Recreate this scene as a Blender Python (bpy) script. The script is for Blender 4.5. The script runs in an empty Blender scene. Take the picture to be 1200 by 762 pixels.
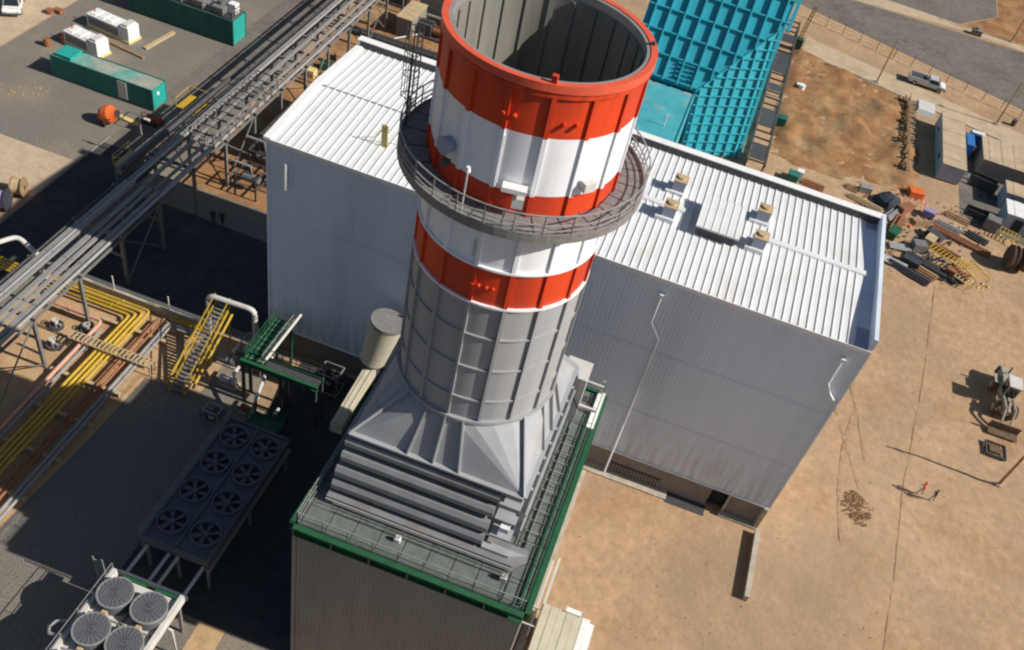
import bpy, bmesh, math, random
from mathutils import Vector, Matrix
random.seed(7)
sc = bpy.context.scene
COL = sc.collection
PI = math.pi

# ------------------------------------------------------------------ camera
cam_d = bpy.data.cameras.new("camera")
cam = bpy.data.objects.new("camera", cam_d)
COL.objects.link(cam)
R0, R1, R2 = ((0.9357411, 0.2995766, 0.1861251), (0.3439699, -0.6585701, -0.6693057), (-0.0779319, 0.6903183, -0.7192964))
cam.matrix_world = Matrix(((R0[0], -R1[0], -R2[0], 29.882761),
                           (R0[1], -R1[1], -R2[1], -54.790385),
                           (R0[2], -R1[2], -R2[2], 64.401638),
                           (0, 0, 0, 1)))
cam_d.sensor_fit = 'HORIZONTAL'
cam_d.sensor_width = 36.0
cam_d.lens = 1097.493 / 1200 * 36.0
cam_d.shift_x = -15.363 / 1200
cam_d.shift_y = 66.28 / 1200
cam_d.clip_start = 0.5
cam_d.clip_end = 3000
sc.camera = cam

# ------------------------------------------------------------------ sky and sun
SUN_EL = math.radians(37.0)
SUN_DIR = Vector((math.cos(SUN_EL), 0.010 * math.cos(SUN_EL), math.sin(SUN_EL))).normalized()
w = bpy.data.worlds.new("World")
sc.world = w
w.use_nodes = True
nt = w.node_tree
nt.nodes.clear()
sky = nt.nodes.new("ShaderNodeTexSky")
sky.sky_type = 'NISHITA'
sky.sun_disc = False
sky.sun_elevation = SUN_EL
sky.sun_rotation = math.atan2(SUN_DIR.x, SUN_DIR.y)
bg = nt.nodes.new("ShaderNodeBackground")
bg.inputs[1].default_value = 0.055
wo = nt.nodes.new("ShaderNodeOutputWorld")
nt.links.new(sky.outputs[0], bg.inputs[0])
nt.links.new(bg.outputs[0], wo.inputs[0])
sd = bpy.data.lights.new("sun", 'SUN')
sd.energy = 5.0
sd.angle = math.radians(0.55)
sd.color = (1.0, 0.945, 0.86)
so = bpy.data.objects.new("sun", sd)
COL.objects.link(so)
so.rotation_euler = (-SUN_DIR).to_track_quat('-Z', 'Y').to_euler()
so.location = (60, 0, 90)
sc.view_settings.view_transform = 'Standard'
sc.view_settings.look = 'None'
sc.view_settings.exposure = 0.22
sc.view_settings.gamma = 1.0
sc.cycles.pixel_filter_type = 'BLACKMAN_HARRIS'
sc.cycles.filter_width = 2.2

# ------------------------------------------------------------------ materials
def mat(name, col, rough=0.6, metal=0.0, var=0.15, scale=1.2, bump=0.0, bscale=20.0,
        tint=None, tamt=0.0, tscale=0.3, tlo=0.5, thi=0.68, streak=False, spec=0.4, tint2=None, t2scale=0.03, soot=None):
    """procedural paint/soil: base colour broken by two noises, an optional tint in patches, fine bump"""
    m = bpy.data.materials.new(name)
    m.use_nodes = True
    t = m.node_tree
    b = t.nodes["Principled BSDF"]
    b.inputs["Roughness"].default_value = rough
    b.inputs["Metallic"].default_value = metal
    b.inputs["Specular IOR Level"].default_value = spec
    geo = t.nodes.new("ShaderNodeNewGeometry")
    src = geo.outputs["Position"]
    if streak:
        mp = t.nodes.new("ShaderNodeMapping")
        mp.inputs["Scale"].default_value = (1, 1, 0.12)
        t.links.new(src, mp.inputs[0])
        src2 = mp.outputs[0]
    else:
        src2 = src
    n = t.nodes.new("ShaderNodeTexNoise")
    n.inputs["Scale"].default_value = scale
    n.inputs["Detail"].default_value = 8
    n.inputs["Roughness"].default_value = 0.65
    t.links.new(src2, n.inputs["Vector"])
    rmp = t.nodes.new("ShaderNodeMapRange")
    rmp.inputs[1].default_value = 0.3
    rmp.inputs[2].default_value = 0.7
    rmp.inputs[3].default_value = 1 - var
    rmp.inputs[4].default_value = 1 + var
    t.links.new(n.outputs[0], rmp.inputs[0])
    mul = t.nodes.new("ShaderNodeMix")
    mul.data_type = 'RGBA'
    mul.blend_type = 'MULTIPLY'
    mul.inputs[0].default_value = 1
    cb = t.nodes.new("ShaderNodeCombineColor")
    for i in range(3):
        t.links.new(rmp.outputs[0], cb.inputs[i])
    t.links.new(cb.outputs[0], mul.inputs[7])
    if tint is not None:
        n2 = t.nodes.new("ShaderNodeTexNoise")
        n2.inputs["Scale"].default_value = tscale
        n2.inputs["Detail"].default_value = 6
        n2.inputs["Roughness"].default_value = 0.6
        t.links.new(src2, n2.inputs["Vector"])
        r2 = t.nodes.new("ShaderNodeMapRange")
        r2.inputs[1].default_value = tlo
        r2.inputs[2].default_value = thi
        r2.inputs[3].default_value = 0
        r2.inputs[4].default_value = tamt
        t.links.new(n2.outputs[0], r2.inputs[0])
        mx = t.nodes.new("ShaderNodeMix")
        mx.data_type = 'RGBA'
        mx.inputs[6].default_value = (*col, 1)
        mx.inputs[7].default_value = (*tint, 1)
        t.links.new(r2.outputs[0], mx.inputs[0])
        t.links.new(mx.outputs[2], mul.inputs[6])
    else:
        mul.inputs[6].default_value = (*col, 1)
    out = mul.outputs[2]
    if tint2 is not None:
        n4 = t.nodes.new("ShaderNodeTexNoise")
        n4.inputs["Scale"].default_value = t2scale
        n4.inputs["Detail"].default_value = 7
        n4.inputs["Roughness"].default_value = 0.62
        n4.inputs["Distortion"].default_value = 0.6
        t.links.new(src, n4.inputs["Vector"])
        r4 = t.nodes.new("ShaderNodeMapRange")
        r4.inputs[1].default_value = 0.48
        r4.inputs[2].default_value = 0.66
        r4.inputs[4].default_value = 0.85
        t.links.new(n4.outputs[0], r4.inputs[0])
        m4 = t.nodes.new("ShaderNodeMix")
        m4.data_type = 'RGBA'
        m4.inputs[7].default_value = (*tint2, 1)
        t.links.new(r4.outputs[0], m4.inputs[0])
        t.links.new(out, m4.inputs[6])
        out = m4.outputs[2]
    if soot is not None:     # grime that starts at height soot[0], full at soot[1], broken by the streaky noise
        sx = t.nodes.new("ShaderNodeSeparateXYZ")
        t.links.new(src, sx.inputs[0])
        r5 = t.nodes.new("ShaderNodeMapRange")
        r5.inputs[1].default_value = soot[0]
        r5.inputs[2].default_value = soot[1]
        t.links.new(sx.outputs[2], r5.inputs[0])
        n5 = t.nodes.new("ShaderNodeTexNoise")
        n5.inputs["Scale"].default_value = 2.2
        n5.inputs["Detail"].default_value = 6
        t.links.new(src2, n5.inputs["Vector"])
        r6 = t.nodes.new("ShaderNodeMapRange")
        r6.inputs[1].default_value = 0.42
        r6.inputs[2].default_value = 0.68
        r6.inputs[4].default_value = soot[2]
        t.links.new(n5.outputs[0], r6.inputs[0])
        mm = t.nodes.new("ShaderNodeMath")
        mm.operation = 'MULTIPLY'
        t.links.new(r5.outputs[0], mm.inputs[0])
        t.links.new(r6.outputs[0], mm.inputs[1])
        m5 = t.nodes.new("ShaderNodeMix")
        m5.data_type = 'RGBA'
        m5.inputs[7].default_value = (*soot[3], 1)
        t.links.new(mm.outputs[0], m5.inputs[0])
        t.links.new(out, m5.inputs[6])
        out = m5.outputs[2]
    t.links.new(out, b.inputs["Base Color"])
    if bump > 0:
        n3 = t.nodes.new("ShaderNodeTexNoise")
        n3.inputs["Scale"].default_value = bscale
        n3.inputs["Detail"].default_value = 5
        t.links.new(src, n3.inputs["Vector"])
        bp = t.nodes.new("ShaderNodeBump")
        bp.inputs["Strength"].default_value = bump
        bp.inputs["Distance"].default_value = 0.15
        t.links.new(n3.outputs[0], bp.inputs["Height"])
        t.links.new(bp.outputs[0], b.inputs["Normal"])
    return m

M = {}
M['dirt'] = mat('dirt', (0.42, 0.277, 0.168), 0.95, 0, 0.20, 1.0, 0.4, 2.0, (0.31, 0.18, 0.09), 0.8, 0.10, 0.50, 0.74, spec=0.1, tint2=(0.30, 0.215, 0.14), t2scale=0.06)
M['brown_dirt'] = mat('brown_dirt', (0.27, 0.14, 0.065), 0.95, 0, 0.35, 0.35, 0.7, 1.6, (0.37, 0.24, 0.13), 0.8, 0.2, 0.45, 0.7, spec=0.1)
M['sand'] = mat('sand', (0.45, 0.30, 0.17), 0.95, 0, 0.25, 0.5, 0.4, 3.0, (0.33, 0.20, 0.10), 0.7, 0.25, spec=0.1)
M['pale_sand'] = mat('pale_sand', (0.46, 0.36, 0.25), 0.95, 0, 0.15, 0.6, 0.3, 3.0, (0.34, 0.25, 0.17), 0.6, 0.2, spec=0.1)
M['gravel'] = mat('gravel', (0.19, 0.175, 0.152), 0.95, 0, 0.35, 6.0, 0.7, 9.0, (0.27, 0.225, 0.17), 0.85, 0.10, 0.45, 0.66, spec=0.1)
M['asphalt'] = mat('asphalt', (0.17, 0.15, 0.13), 0.95, 0, 0.22, 0.8, 0.2, 10, (0.115, 0.10, 0.09), 0.85, 0.12, 0.45, 0.68, spec=0.15)
M['dark_shade_asphalt'] = mat('dark_shade_asphalt', (0.055, 0.055, 0.058), 0.95, 0, 0.25, 0.8, 0.2, 10, (0.08, 0.075, 0.07), 0.7, 0.15, spec=0.15)  # asphalt darkened to deepen ground shade; also a dark roof's own colour
M['track'] = mat('track', (0.345, 0.22, 0.125), 0.95, 0, 0.35, 1.3, 0.5, 4, spec=0.1)
M['soil'] = mat('soil', (0.22, 0.12, 0.06), 0.95, 0, 0.4, 1.5, 0.8, 4, spec=0.1)
M['concrete'] = mat('concrete', (0.42, 0.37, 0.30), 0.9, 0, 0.2, 1.5, 0.2, 12, (0.30, 0.25, 0.19), 0.5, 0.5)
M['plinth'] = mat('plinth', (0.23, 0.20, 0.175), 0.9, 0, 0.15, 1.2, 0.2, 8, (0.22, 0.17, 0.13), 0.5, 0.6)
M['white_roof'] = mat('white_roof', (0.70, 0.715, 0.73), 0.55, 0, 0.07, 0.7, 0, 1, (0.55, 0.50, 0.42), 0.65, 0.35, 0.52, 0.75)
M['white_trim'] = mat('white_trim', (0.78, 0.78, 0.77), 0.5, 0, 0.06, 1.0)
M['clad_grey'] = mat('clad_grey', (0.65, 0.73, 0.83), 0.5, 0, 0.06, 0.5, 0, 1, (0.50, 0.57, 0.66), 0.8, 0.25, streak=True, soot=(9.0, 3.0, 0.7, (0.36, 0.34, 0.32)))
M['clad_brown'] = mat('clad_brown', (0.245, 0.236, 0.215), 0.6, 0, 0.10, 0.5, 0, 1, (0.18, 0.172, 0.155), 0.8, 0.2, streak=True, soot=(12.5, 8.0, 0.5, (0.14, 0.13, 0.115)))
M['orange_red'] = mat('orange_red', (0.66, 0.055, 0.012), 0.5, 0, 0.10, 1.0, 0, 1, (0.36, 0.035, 0.014), 0.9, 0.5, 0.45, 0.72, streak=True, soot=(44.3, 46.0, 0.75, (0.10, 0.03, 0.02)))
M['rim_red'] = mat('rim_red', (0.66, 0.10, 0.05), 0.55, 0, 0.12, 1.5)
M['stack_white'] = mat('stack_white', (0.84, 0.86, 0.90), 0.5, 0, 0.05, 1.0, 0, 1, (0.66, 0.62, 0.58), 0.7, 0.7, streak=True)
M['stack_grey'] = mat('stack_grey', (0.335, 0.345, 0.36), 0.5, 0.05, 0.10, 1.0, 0, 1, (0.35, 0.33, 0.30), 0.5, 0.5, streak=True)
M['hood_grey'] = mat('hood_grey', (0.32, 0.33, 0.35), 0.6, 0.0, 0.10, 0.8, 0, 1, (0.37, 0.35, 0.33), 0.5, 0.5)
M['tier_grey'] = mat('tier_grey', (0.225, 0.225, 0.235), 0.55, 0.1, 0.14, 0.8, 0, 1, (0.19, 0.16, 0.14), 0.7, 0.5)
M['liner'] = mat('liner', (0.21, 0.20, 0.175), 0.8, 0.0, 0.2, 0.9, 0, 1, (0.15, 0.135, 0.115), 0.7, 0.5, streak=True)
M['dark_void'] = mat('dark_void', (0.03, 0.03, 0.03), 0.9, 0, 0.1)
M['galv'] = mat('galv', (0.36, 0.35, 0.34), 0.5, 0.4, 0.15, 2.0)
M['grate'] = mat('grate', (0.24, 0.23, 0.225), 0.7, 0.3, 0.25, 5.0)
M['deck'] = mat('deck', (0.13, 0.15, 0.135), 0.8, 0.1, 0.25, 2.5, 0, 1, (0.13, 0.17, 0.14), 0.5, 0.5)
M['green_steel'] = mat('green_steel', (0.018, 0.095, 0.042), 0.5, 0, 0.2, 1.5)
M['dark_steel'] = mat('dark_steel', (0.07, 0.07, 0.075), 0.6, 0.2, 0.25, 2.0)
M['grey_steel'] = mat('grey_steel', (0.20, 0.195, 0.19), 0.55, 0.2, 0.2, 2.0)
M['tray'] = mat('tray', (0.26, 0.255, 0.25), 0.65, 0.1, 0.15, 1.5)
M['beige'] = mat('beige', (0.50, 0.46, 0.35), 0.6, 0, 0.12, 1.2)
M['tan'] = mat('tan', (0.45, 0.34, 0.20), 0.8, 0, 0.2, 1.5)
M['yellow'] = mat('yellow', (0.47, 0.31, 0.035), 0.5, 0, 0.15, 1.5)
M['pale_yellow'] = mat('pale_yellow', (0.62, 0.52, 0.20), 0.6, 0, 0.15, 1.5)
M['pink'] = mat('pink', (0.55, 0.30, 0.22), 0.6, 0, 0.15, 1.5)
M['rust'] = mat('rust', (0.25, 0.105, 0.05), 0.85, 0, 0.3, 2.5)
M['orange'] = mat('orange', (0.68, 0.14, 0.03), 0.5, 0, 0.15, 2)
M['teal'] = mat('teal', (0.03, 0.36, 0.46), 0.5, 0, 0.10, 0.8, 0, 1, (0.04, 0.30, 0.39), 0.8, 0.4, 0.45, 0.7)
M['teal_roof'] = mat('teal_roof', (0.06, 0.34, 0.40), 0.6, 0, 0.15, 0.6, 0, 1, (0.30, 0.36, 0.34), 0.8, 0.22, 0.48, 0.62)
M['teal_rib'] = mat('teal_rib', (0.03, 0.36, 0.45), 0.5, 0, 0.15, 1.0)
M['container_green'] = mat('container_green', (0.02, 0.17, 0.14), 0.55, 0, 0.15, 0.8, 0, 1, (0.03, 0.13, 0.11), 0.6, 0.5, streak=True)
M['container_dark'] = mat('container_dark', (0.015, 0.10, 0.08), 0.6, 0, 0.2, 0.8, streak=True)
M['container_top'] = mat('container_top', (0.30, 0.32, 0.27), 0.8, 0, 0.2, 0.8, 0, 1, (0.10, 0.32, 0.28), 0.8, 0.22, 0.48, 0.6)
M['teal_end'] = mat('teal_end', (0.02, 0.32, 0.27), 0.5, 0, 0.1, 1)
M['white'] = mat('white', (0.74, 0.73, 0.72), 0.5, 0, 0.08, 1.2)
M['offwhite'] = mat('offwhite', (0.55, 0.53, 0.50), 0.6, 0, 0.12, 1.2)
M['purple'] = mat('purple', (0.30, 0.24, 0.42), 0.5, 0, 0.15, 1.5)
M['blue'] = mat('blue', (0.03, 0.15, 0.42), 0.5, 0, 0.15, 1.5)
M['cabin_and_shade_blue'] = mat('cabin_and_shade_blue', (0.32, 0.35, 0.44), 0.6, 0, 0.1, 1)  # cabin wall colour; also painted shade on the gutter and vent sides
M['rubber'] = mat('rubber', (0.03, 0.028, 0.026), 0.85, 0, 0.3, 3)
M['dusty_rubber'] = mat('dusty_rubber', (0.13, 0.08, 0.05), 0.9, 0, 0.4, 2)
M['glass'] = mat('glass', (0.02, 0.025, 0.03), 0.08, 0, 0.1, 1, spec=0.8)
M['car_grey'] = mat('car_grey', (0.50, 0.50, 0.50), 0.4, 0.1, 0.1, 2)
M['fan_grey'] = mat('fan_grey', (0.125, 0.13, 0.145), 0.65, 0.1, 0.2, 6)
M['skin'] = mat('skin', (0.35, 0.20, 0.13), 0.6)
M['cloth_dark'] = mat('cloth_dark', (0.035, 0.04, 0.055), 0.9)
M['cloth_grey'] = mat('cloth_grey', (0.30, 0.29, 0.31), 0.9)
M['cloth_red'] = mat('cloth_red', (0.62, 0.09, 0.04), 0.8)
M['wood'] = mat('wood', (0.30, 0.19, 0.10), 0.85, 0, 0.3, 2)
M['loader_paint'] = mat('loader_paint', (0.33, 0.30, 0.24), 0.7, 0, 0.25, 1.5, 0, 1, (0.30, 0.22, 0.13), 0.7, 0.8)

# ------------------------------------------------------------------ mesh helpers
ORI = {}
class MB:
    def __init__(self):
        self.v = []; self.f = []
    def add(self, vs, fs):
        n = len(self.v)
        self.v.extend(tuple(x) for x in vs)
        self.f.extend(tuple(i + n for i in f) for f in fs)
        return self
    def box(self, x0, x1, y0, y1, z0, z1):
        return self.add([(x0,y0,z0),(x1,y0,z0),(x1,y1,z0),(x0,y1,z0),(x0,y0,z1),(x1,y0,z1),(x1,y1,z1),(x0,y1,z1)],
                        [(0,3,2,1),(4,5,6,7),(0,1,5,4),(1,2,6,5),(2,3,7,6),(3,0,4,7)])
    def hexa(self, a, b):   # two quads (lists of 4) joined
        return self.add(list(a) + list(b), [(3,2,1,0),(4,5,6,7),(0,1,5,4),(1,2,6,5),(2,3,7,6),(3,0,4,7)])
    def frame(self, p, q, up=(0,0,1)):
        p = Vector(p); q = Vector(q); d = (q - p).normalized()
        u = Vector(up)
        if abs(d.dot(u)) > 0.98: u = Vector((0,1,0)) if abs(d.y) < .9 else Vector((1,0,0))
        s = d.cross(u).normalized(); t = s.cross(d).normalized()
        return p, q, s, t
    def bar(self, p, q, w=0.1, h=None, up=(0,0,1)):
        h = w if h is None else h
        p, q, s, t = self.frame(p, q, up)
        a = [p + s*x*w/2 + t*y*h/2 for x, y in ((-1,-1),(1,-1),(1,1),(-1,1))]
        b = [q + s*x*w/2 + t*y*h/2 for x, y in ((-1,-1),(1,-1),(1,1),(-1,1))]
        return self.hexa(a, b)
    def cyl(self, p, q, r, r2=None, n=12, cap=True):
        r2 = r if r2 is None else r2
        p, q, s, t = self.frame(p, q)
        vs = []
        for c, rr in ((p, r), (q, r2)):
            for i in range(n):
                a = 2*PI*i/n
                vs.append(c + s*rr*math.cos(a) + t*rr*math.sin(a))
        fs = [(i, (i+1) % n, n + (i+1) % n, n + i) for i in range(n)]
        if cap: fs += [tuple(range(n-1, -1, -1)), tuple(range(n, 2*n))]
        return self.add(vs, fs)
    def tube(self, pts, r, n=8):
        pts = [Vector(p) for p in pts]
        rings = []
        for i, p in enumerate(pts):
            if i == 0: d = pts[1] - p
            elif i == len(pts)-1: d = p - pts[i-1]
            else: d = (pts[i+1]-p).normalized() + (p-pts[i-1]).normalized()
            d.normalize()
            u = Vector((0,0,1)) if abs(d.z) < .95 else Vector((0,1,0))
            s = d.cross(u).normalized(); t = s.cross(d)
            k = 1.0
            if 0 < i < len(pts)-1:
                c = (pts[i+1]-p).normalized().dot(d); k = 1/max(c, .5)
            rings.append([p + (s*math.cos(2*PI*j/n) + t*math.sin(2*PI*j/n))*r*(1 if k < 1.01 else min(k, 1.4)) for j in range(n)])
        vs = [v for rg in rings for v in rg]
        fs = []
        for i in range(len(pts)-1):
            for j in range(n):
                fs.append((i*n+j, i*n+(j+1) % n, (i+1)*n+(j+1) % n, (i+1)*n+j))
        fs += [tuple(range(n-1,-1,-1)), tuple(range((len(pts)-1)*n, len(pts)*n))]
        return self.add(vs, fs)
    def prism(self, poly, z0, z1):
        n = len(poly)
        vs = [(x, y, z0) for x, y in poly] + [(x, y, z1) for x, y in poly]
        return self.add(vs, [tuple(range(n-1,-1,-1)), tuple(range(n, 2*n))] + [(i,(i+1) % n, n+(i+1) % n, n+i) for i in range(n)])
    def prism_y(self, poly, y0, y1):   # poly in (x, z)
        n = len(poly)
        vs = [(x, y0, z) for x, z in poly] + [(x, y1, z) for x, z in poly]
        return self.add(vs, [tuple(range(n)), tuple(range(2*n-1, n-1, -1))] + [(i, n+i, n+(i+1) % n, (i+1) % n) for i in range(n)])
    def prism_x(self, poly, x0, x1):   # poly in (y, z)
        n = len(poly)
        vs = [(x0, y, z) for y, z in poly] + [(x1, y, z) for y, z in poly]
        return self.add(vs, [tuple(range(n-1,-1,-1)), tuple(range(n, 2*n))] + [(i,(i+1) % n, n+(i+1) % n, n+i) for i in range(n)])
    def ring(self, cx, cy, r0, r1, z0, z1, n=64, a0=0, a1=2*PI):
        full = abs(a1-a0-2*PI) < 1e-6
        m = n if full else n+1
        vs = []
        for i in range(m):
            a = a0 + (a1-a0)*i/n
            c, s = math.cos(a), math.sin(a)
            vs += [(cx+r0*c, cy+r0*s, z0), (cx+r1*c, cy+r1*s, z0), (cx+r1*c, cy+r1*s, z1), (cx+r0*c, cy+r0*s, z1)]
        fs = []
        for i in range(n):
            a = i*4; b = ((i+1) % m)*4
            for k in range(4):
                fs.append((a+k, a+(k+1) % 4, b+(k+1) % 4, b+k))
        if not full: fs += [(3,2,1,0), (m*4-4, m*4-3, m*4-2, m*4-1)]
        return self.add(vs, fs)
    def build(self, name, m, parent=None, smooth=False):
        me = bpy.data.meshes.new(name)
        o0 = ORI.get(parent.name if parent else None, (0,0,0))
        me.from_pydata([(x-o0[0], y-o0[1], z-o0[2]) for x, y, z in self.v], [], self.f)
        bm = bmesh.new(); bm.from_mesh(me)
        bmesh.ops.recalc_face_normals(bm, faces=bm.faces)
        bm.to_mesh(me); bm.free()
        me.materials.append(m)
        if smooth:
            for p in me.polygons: p.use_smooth = True
            try: me.set_sharp_from_angle(angle=math.radians(40))
            except Exception: pass
        o = bpy.data.objects.new(name, me)
        COL.objects.link(o)
        if parent:
            o.parent = parent
            ORI[o.name] = o0
        return o

def inst(name, mesh, parent, loc, rotz=0):
    """another piece sharing a mesh"""
    o = bpy.data.objects.new(name, mesh)
    COL.objects.link(o)
    o.parent = parent
    o.location = loc          # offset from where the shared mesh was first built
    o.rotation_euler = (0,0,rotz)
    return o

def thing(name, loc, label, cat, group=None):
    o = bpy.data.objects.new(name, None)
    COL.objects.link(o)
    o.empty_display_size = 0.3
    o.location = loc
    ORI[o.name] = tuple(loc)
    o['label'] = label; o['category'] = cat
    if group: o['group'] = group
    return o
def tag(o, label, cat, group=None):
    o['label'] = label; o['category'] = cat
    if group: o['group'] = group
    return o
def single(mb, name, m, label, cat, group=None, smooth=False):
    """a thing that is one mesh: origin moved to its base"""
    xs = [v[0] for v in mb.v]; ys = [v[1] for v in mb.v]; zs = [v[2] for v in mb.v]
    c = ((min(xs)+max(xs))/2, (min(ys)+max(ys))/2, min(zs))
    mb.v = [(x-c[0], y-c[1], z-c[2]) for x, y, z in mb.v]
    o = mb.build(name, m, None, smooth)
    o.location = c
    return tag(o, label, cat, group)
def struct(name, mb, m, kind='structure', smooth=False):
    o = mb.build(name, m, None, smooth); o['kind'] = kind
    return o
def dup(root, loc, rotz=0, label=None):
    r = root.copy(); COL.objects.link(r)
    r.location = loc; r.rotation_euler = (0,0,rotz)
    if label: r['label'] = label
    def rec(src, dst):
        for ch in list(src.children):
            c = ch.copy(); COL.objects.link(c); c.parent = dst
            rec(ch, c)
    rec(root, r)
    return r
def corr(mb, p, q, z0, z1, pitch=0.33, depth=0.045, out=(0,-1)):
    """trapezoid-ribbed cladding sheet from p to q (plan points)"""
    L = math.hypot(q[0]-p[0], q[1]-p[1]); n = max(2, round(L/pitch))
    ux, uy = (q[0]-p[0])/L, (q[1]-p[1])/L
    prof = [(0,0),(0.5,0),(0.62,1),(0.88,1)]
    pts = []
    for i in range(n):
        for t, d in prof:
            s = (i+t)*L/n
            pts.append((p[0]+ux*s+out[0]*d*depth, p[1]+uy*s+out[1]*d*depth))
    pts.append(q)
    k = len(pts)
    mb.add([(x, y, z0) for x, y in pts] + [(x, y, z1) for x, y in pts], [(i, i+1, k+i+1, k+i) for i in range(k-1)])
    return mb
def railing(parent, path, z, h=1.05, step=1.6, m=None, r=0.03, name='railing', closed=False):
    """posts and two rails along a plan path, one mesh per run"""
    mb = MB()
    pts = [Vector((x, y, z)) for x, y in path]
    if closed: pts.append(pts[0])
    for a, b in zip(pts[:-1], pts[1:]):
        L = (b-a).length; n = max(1, round(L/step))
        for i in range(n+1):
            c = a + (b-a)*i/n
            mb.bar(c, c + Vector((0,0,h)), r*2)
        for hh in (h, h*0.52):
            mb.bar(a+Vector((0,0,hh)), b+Vector((0,0,hh)), r*1.8)
        mb.bar(a+Vector((0,0,.08)), b+Vector((0,0,.08)), .02, .12)
    return mb.build(name, m or M['galv'], parent)

# ------------------------------------------------------------------ ground
def poly(name, pts, m, z, kind='structure'):
    mb = MB(); mb.add([(x, y, z) for x, y in pts], [tuple(range(len(pts)))])
    return struct(name, mb, m, kind)
# the natural dirt sheet, gently uneven on the bare right-hand plot
mb = MB()
gx = [-900, -300, -100] + [-60 + i*2.0 for i in range(91)] + [200, 400, 900]
gy_ = [-900, -300, -100, -60] + [-40 + i*2.0 for i in range(86)] + [200, 400, 1000]
def bumpz(x, y):
    if not (46.5 < x < 120 and -38 < y < 62): return 0.0
    e = min(1, (x-46.5)/4, max(0, (62-y)/4))
    return e*(0.10*math.sin(x*.55+1.3*math.sin(y*.31))*math.sin(y*.43+.7) + 0.05*math.sin(x*1.7+y*.9) - 0.10)
vs = [(x, y, bumpz(x, y)) for y in gy_ for x in gx]
nx = len(gx)
mb.add(vs, [(j*nx+i, j*nx+i+1, (j+1)*nx+i+1, (j+1)*nx+i) for j in range(len(gy_)-1) for i in range(nx-1)])
struct('ground', mb, M['dirt'], smooth=True)
from mathutils import noise as mnoise
mb = MB()
ex, ey = [39+i*.6 for i in range(38)], [59.5+i*.65 for i in range(62)]
def exz(x, y):
    top = 98.6-(x-40)*.27
    e = min((x-39)/2.5, (61.5+.25*max(0,x-50)-y)/-3.0, (61.6-x)/2.0, (top-y)/2.0)
    e = max(0, min(1, e))
    n_ = mnoise.fractal(Vector((x*.16, y*.16, 3.1)), 0.9, 2.1, 5)
    return -.12+e*(.30+1.0*max(-.12, n_)+.22*mnoise.noise(Vector((x*1.1, y*1.1, 0))))
mb.add([(x, y, exz(x, y)) for y in ey for x in ex], [(j*38+i, j*38+i+1, (j+1)*38+i+1, (j+1)*38+i) for j in range(61) for i in range(37)])
struct('excavated_ground', mb, M['brown_dirt'], smooth=True)
poly('gravel_yard', [(-50,14.6),(-30.2,14.6),(-30.2,-45),(15.9,-45),(15.9,-8),(1.8,-8),(1.8,-0.2),(0,0),(0,17),(-20,17.5),(-22,60),(-22,130),(-50,130)], M['gravel'], 0.006)
poly('sand_road', [(-80,10),(-50.2,14.6),(-50.2,130),(-80,130)], M['pale_sand'], 0.010)
poly('sand_yard', [(-80,7.5),(-30.2,7.5),(-30.2,14.6),(-50.2,14.6),(-80,10)], M['pale_sand'], 0.014)
poly('access_road', [(-29.9,19),(-22.1,19),(-22.1,70),(-29.9,70)], M['asphalt'], 0.015)
poly('access_road', [(-29.9,-20),(-23,-20),(-23,18.98),(-29.9,18.98)], M['dark_shade_asphalt'], 0.016)  # darker copy of the road: hall shade put into its colour
poly('shade_dark_yard', [(-22.5,0.5),(-0.1,0.5),(-0.1,12.8),(-10,12.9),(-22.5,13.2)], M['dark_shade_asphalt'], 0.018)  # yard colour darkened to carry the hall's shadow
poly('gravel_patch', [(-9.5,16.2),(-3,16.2),(-3,22.5),(-9.5,22.0)], M['gravel'], 0.020)
poly('pipe_yard', [(-22,-0.6),(-2.5,-0.6),(-2.5,-8.8),(-7.4,-8.4),(-7.6,-17),(-8.4,-28),(-12,-28),(-12,-45),(-22,-45)], M['sand'], 0.022)
poly('bounce_cut_sheet', [(-300,-46),(300,-46),(300,-400),(-300,-400)], M['dark_shade_asphalt'], 0.03)  # unseen dark sheet added to cut warm bounce onto the shaded walls
poly('shade_dark_pad', [(1.4,-26.6),(15.8,-26.6),(15.8,-.25),(3.4,-.25),(3.4,-7.5),(4.2,-8.6),(1.4,-11.3)], M['dark_shade_asphalt'], 0.028)  # dark sheet paints deeper boiler house shade over this ground
poly('gravel_pad', [(-7.1,-8.3),(-2.4,-7.6),(1.9,-7.6),(1.2,-11.2),(-6.8,-12.6)], M['gravel'], 0.026)
poly('sand_strip', [(8.6,-24.6),(10.6,-25.2),(11.0,-34),(8.8,-34)], M['sand'], 0.024)
poly('rear_plot', [(-20,17.2),(-9.6,17.2),(-9.6,23),(-2,23),(0,17.2),(10,17.2),(12,70),(-21.8,70)], M['brown_dirt'], 0.013)
# kerbs
for y0, y1 in ((2.6, 20.2),):
    struct('kerb', MB().box(-30.1, -29.9, y0, y1, 0, 0.13), M['plinth'])
# public road, verge and path at the far right
poly('road', [(37,116.2),(78.4,102.2),(140,80.5),(140,124),(80,126),(48.4,124.9),(30,123)], M['asphalt'], 0.006)
poly('central_reserve', [(30,122.9),(48.4,124.8),(71,127.3),(80,126.2),(140,123),(140,127),(80,128.9),(54.6,130),(46,129)], M['pale_sand'], 0.012)
poly('far_carriageway', [(30,129),(46,129.02),(54.6,130.02),(68,129.2),(75.8,139),(76.5,180),(20,180)], M['asphalt'], 0.008)
poly('dirt_path', [(41.6,97.2),(77.4,88.4),(140,73),(140,79),(77.7,93.6),(41.8,103.2)], M['pale_sand'], 0.020)
struct('path_kerb', MB().hexa([(41.6,97.0,0),(100,82.6,0),(100,82.9,0),(41.6,97.3,0)], [(41.6,97.0,.13),(100,82.6,.13),(100,82.9,.13),(41.6,97.3,.13)]), M['concrete'])
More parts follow.
